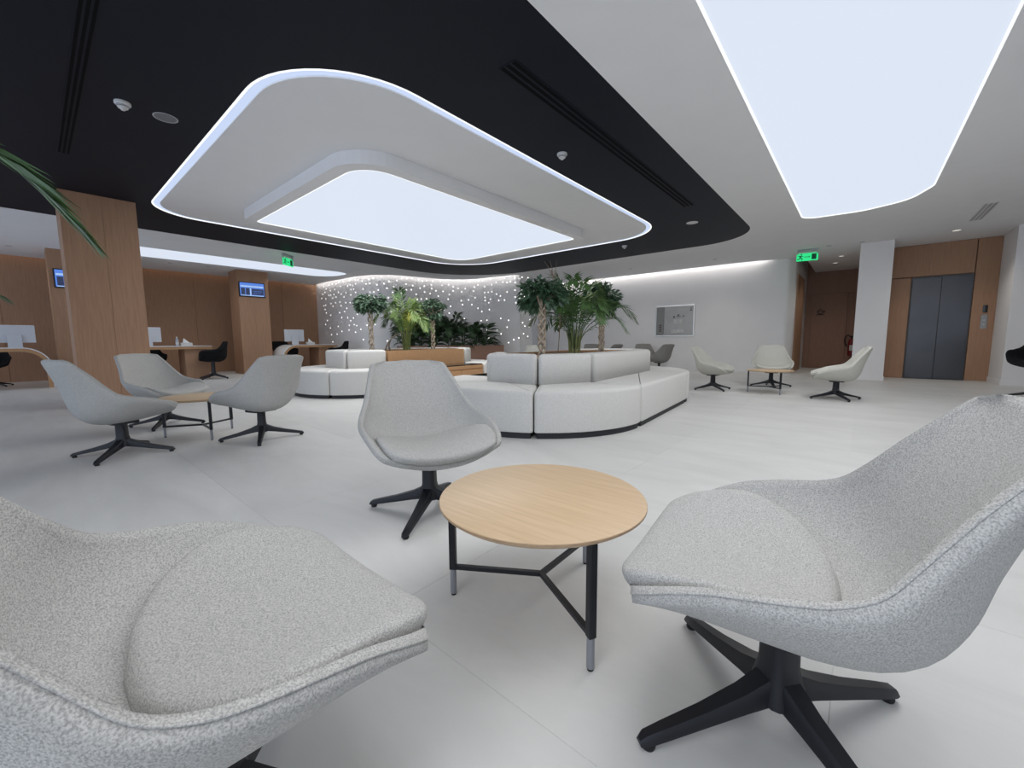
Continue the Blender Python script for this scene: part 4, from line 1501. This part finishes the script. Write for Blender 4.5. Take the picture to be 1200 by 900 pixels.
def monitor(label, x, y, z, rz):
    t = thing('computer_monitor', label, 'monitor', (x, y, z), rz)
    link('display_back', boxbm(-0.29, 0.29, -0.02, 0.02, 0.10, 0.47, bev=0.012), 'alu', t)
    link('screen_glass', boxbm(-0.275, 0.275, -0.0225, -0.019, 0.15, 0.455), 'blackglass', t)
    st = link('stand', boxbm(-0.10, 0.10, 0.05, 0.062, 0.0, 0.27, bev=0.003, seg=1), 'alu', t)
    link('stand_hinge', boxbm(-0.08, 0.08, 0.02, 0.052, 0.22, 0.26), 'alu', st)
    link('foot', boxbm(-0.11, 0.11, -0.1, 0.062, 0, 0.008, bev=0.002, seg=1), 'alu', t)
    return t
RM = -PI / 2
monitor('silver computer monitor seen from behind on the curved desk left of the thick column', -13.5, -0.22, 0.86, RM)
monitor('silver computer monitor seen from behind, next to the bottle and tissue box', -13.5, 1.86, 0.86, RM + 0.1)
monitor('silver computer monitor seen from behind on the desk by the star wall', -13.5, 5.35, 0.86, RM)
# desk top things
bt = thing('water_bottle', 'small clear water bottle beside the tissue box', 'bottle', (-13.6, 2.47, 0.86))
bm = bmesh.new()
lathe(bm, [(0, 0), (0.034, 0), (0.036, 0.01), (0.036, 0.15), (0.015, 0.2), (0.015, 0.215), (0, 0.215)], 16)
link('body', bm, 'bottle', bt, smooth=True)
bm = bmesh.new()
lathe(bm, [(0, 0.213), (0.018, 0.213), (0.018, 0.235), (0, 0.235)], 12)
link('cap', bm, 'plastic_white', bt)
bm = bmesh.new()
lathe(bm, [(0.0365, 0.04), (0.0372, 0.041), (0.0372, 0.10), (0.0365, 0.101)], 16)
link('label_band', bm, 'paper', bt)
def tissue(label, x, y, z):
    t = thing('tissue_box', label, 'tissue box', (x, y, z))
    link('carton', boxbm(-0.06, 0.06, -0.12, 0.12, 0, 0.08, bev=0.004, seg=1), 'paper', t)
    bm = bmesh.new()
    tip = bm.verts.new((0, -0.05, 0.20))
    ring = [bm.verts.new((0.035 * math.cos(a), 0.075 * math.sin(a) * (1 + 0.3 * (k % 2)), 0.078)) for k, a in enumerate([q * PI / 4 for q in range(8)])]
    for k in range(8):
        bm.faces.new((ring[k], ring[(k + 1) % 8], tip))
    link('tissue', bm, 'laminate', t)
tissue('white tissue box with pulled tissue beside the water bottle', -13.6, 2.66, 0.86)
tissue('white tissue box on the desk by the star wall', -13.55, 5.85, 0.86)

# ------------------------------------------------------------------ black desk chairs
DC_PROF = [(0.26, 0.475), (0.24, 0.485), (0.15, 0.48), (0.0, 0.47), (-0.12, 0.47), (-0.2, 0.51), (-0.235, 0.60), (-0.255, 0.72), (-0.275, 0.83), (-0.282, 0.865), (-0.286, 0.88)]
DC_W = [0.22, 0.25, 0.285, 0.30, 0.30, 0.295, 0.285, 0.265, 0.235, 0.205, 0.16]
DC_RIM = [(0.25, 0.505), (0.245, 0.53), (0.215, 0.64), (0.13, 0.675), (0.04, 0.68), (-0.04, 0.69), (-0.11, 0.70), (-0.17, 0.745), (-0.225, 0.84), (-0.245, 0.872), (-0.255, 0.883)]
DC_T = [0.05, 0.06, 0.07, 0.075, 0.075, 0.07, 0.055, 0.045, 0.04, 0.036, 0.034]
def make_deskchair(label):
    t = thing('desk_chair', label, 'chair')
    inner, outer, normal = shell_fn(DC_PROF, DC_W, DC_RIM, DC_T, math.radians(80))
    bm, path = build_shell(inner, outer, 30, 22)
    link('shell', bm, 'fab_black', t, smooth='all')
    bm = bmesh.new()
    prism(bm, rrect(-0.22, 0.22, -0.16, 0.235, 0.08, 5), 0.47, 0.515, 0.02)
    link('seat_cushion', bm, 'fab_black', t, smooth='all')
    star_base(t, 0.41)
    return t
dc = make_deskchair('black desk chair in front of the end panel of the desk with the tissue box')
dc.location = (-12.8, 3.02, 0)
dc.scale = (1.1, 1.1, 1.1)
dc.rotation_euler[2] = face(-0.15, -1)
def placed(x, y, dx, dy, label):
    c = dup(dc, (x, y, 0), face(dx, dy), label)
    set_base(c, math.atan2(dy, dx) + 0.6)
    return c
placed(-14.45, 2.05, 1, 0.1, 'black desk chair half hidden behind the pale lounge chair by the thick column').scale = (0.95, 0.95, 0.95)
placed(-12.9, 6.42, -0.3, -1, 'black desk chair at the star wall end of the far desk')
placed(-14.6, 5.45, 1, 0.2, 'black desk chair behind the curved desk end beside the screen column')
placed(-14.5, -0.62, 1, 0.0, 'black desk chair behind the curved desk left of the thick column').scale = (0.95, 0.95, 0.95)
placed(2.16, 9.9, -0.5, -0.85, 'black desk chair by the white pier right of the lift')
t = thing('side_desk', 'wooden desk end standing by the black chair near the white pier', 'desk', (2.62, 9.2, 0))
link('end_panel', boxbm(-0.3, 0.3, -0.3, 0.0, 0.0, 0.30, bev=0.004, seg=1), 'wood', t)
link('plinth', boxbm(-0.32, 0.32, -0.32, 0.02, 0.0, 0.02), 'plinth', t)
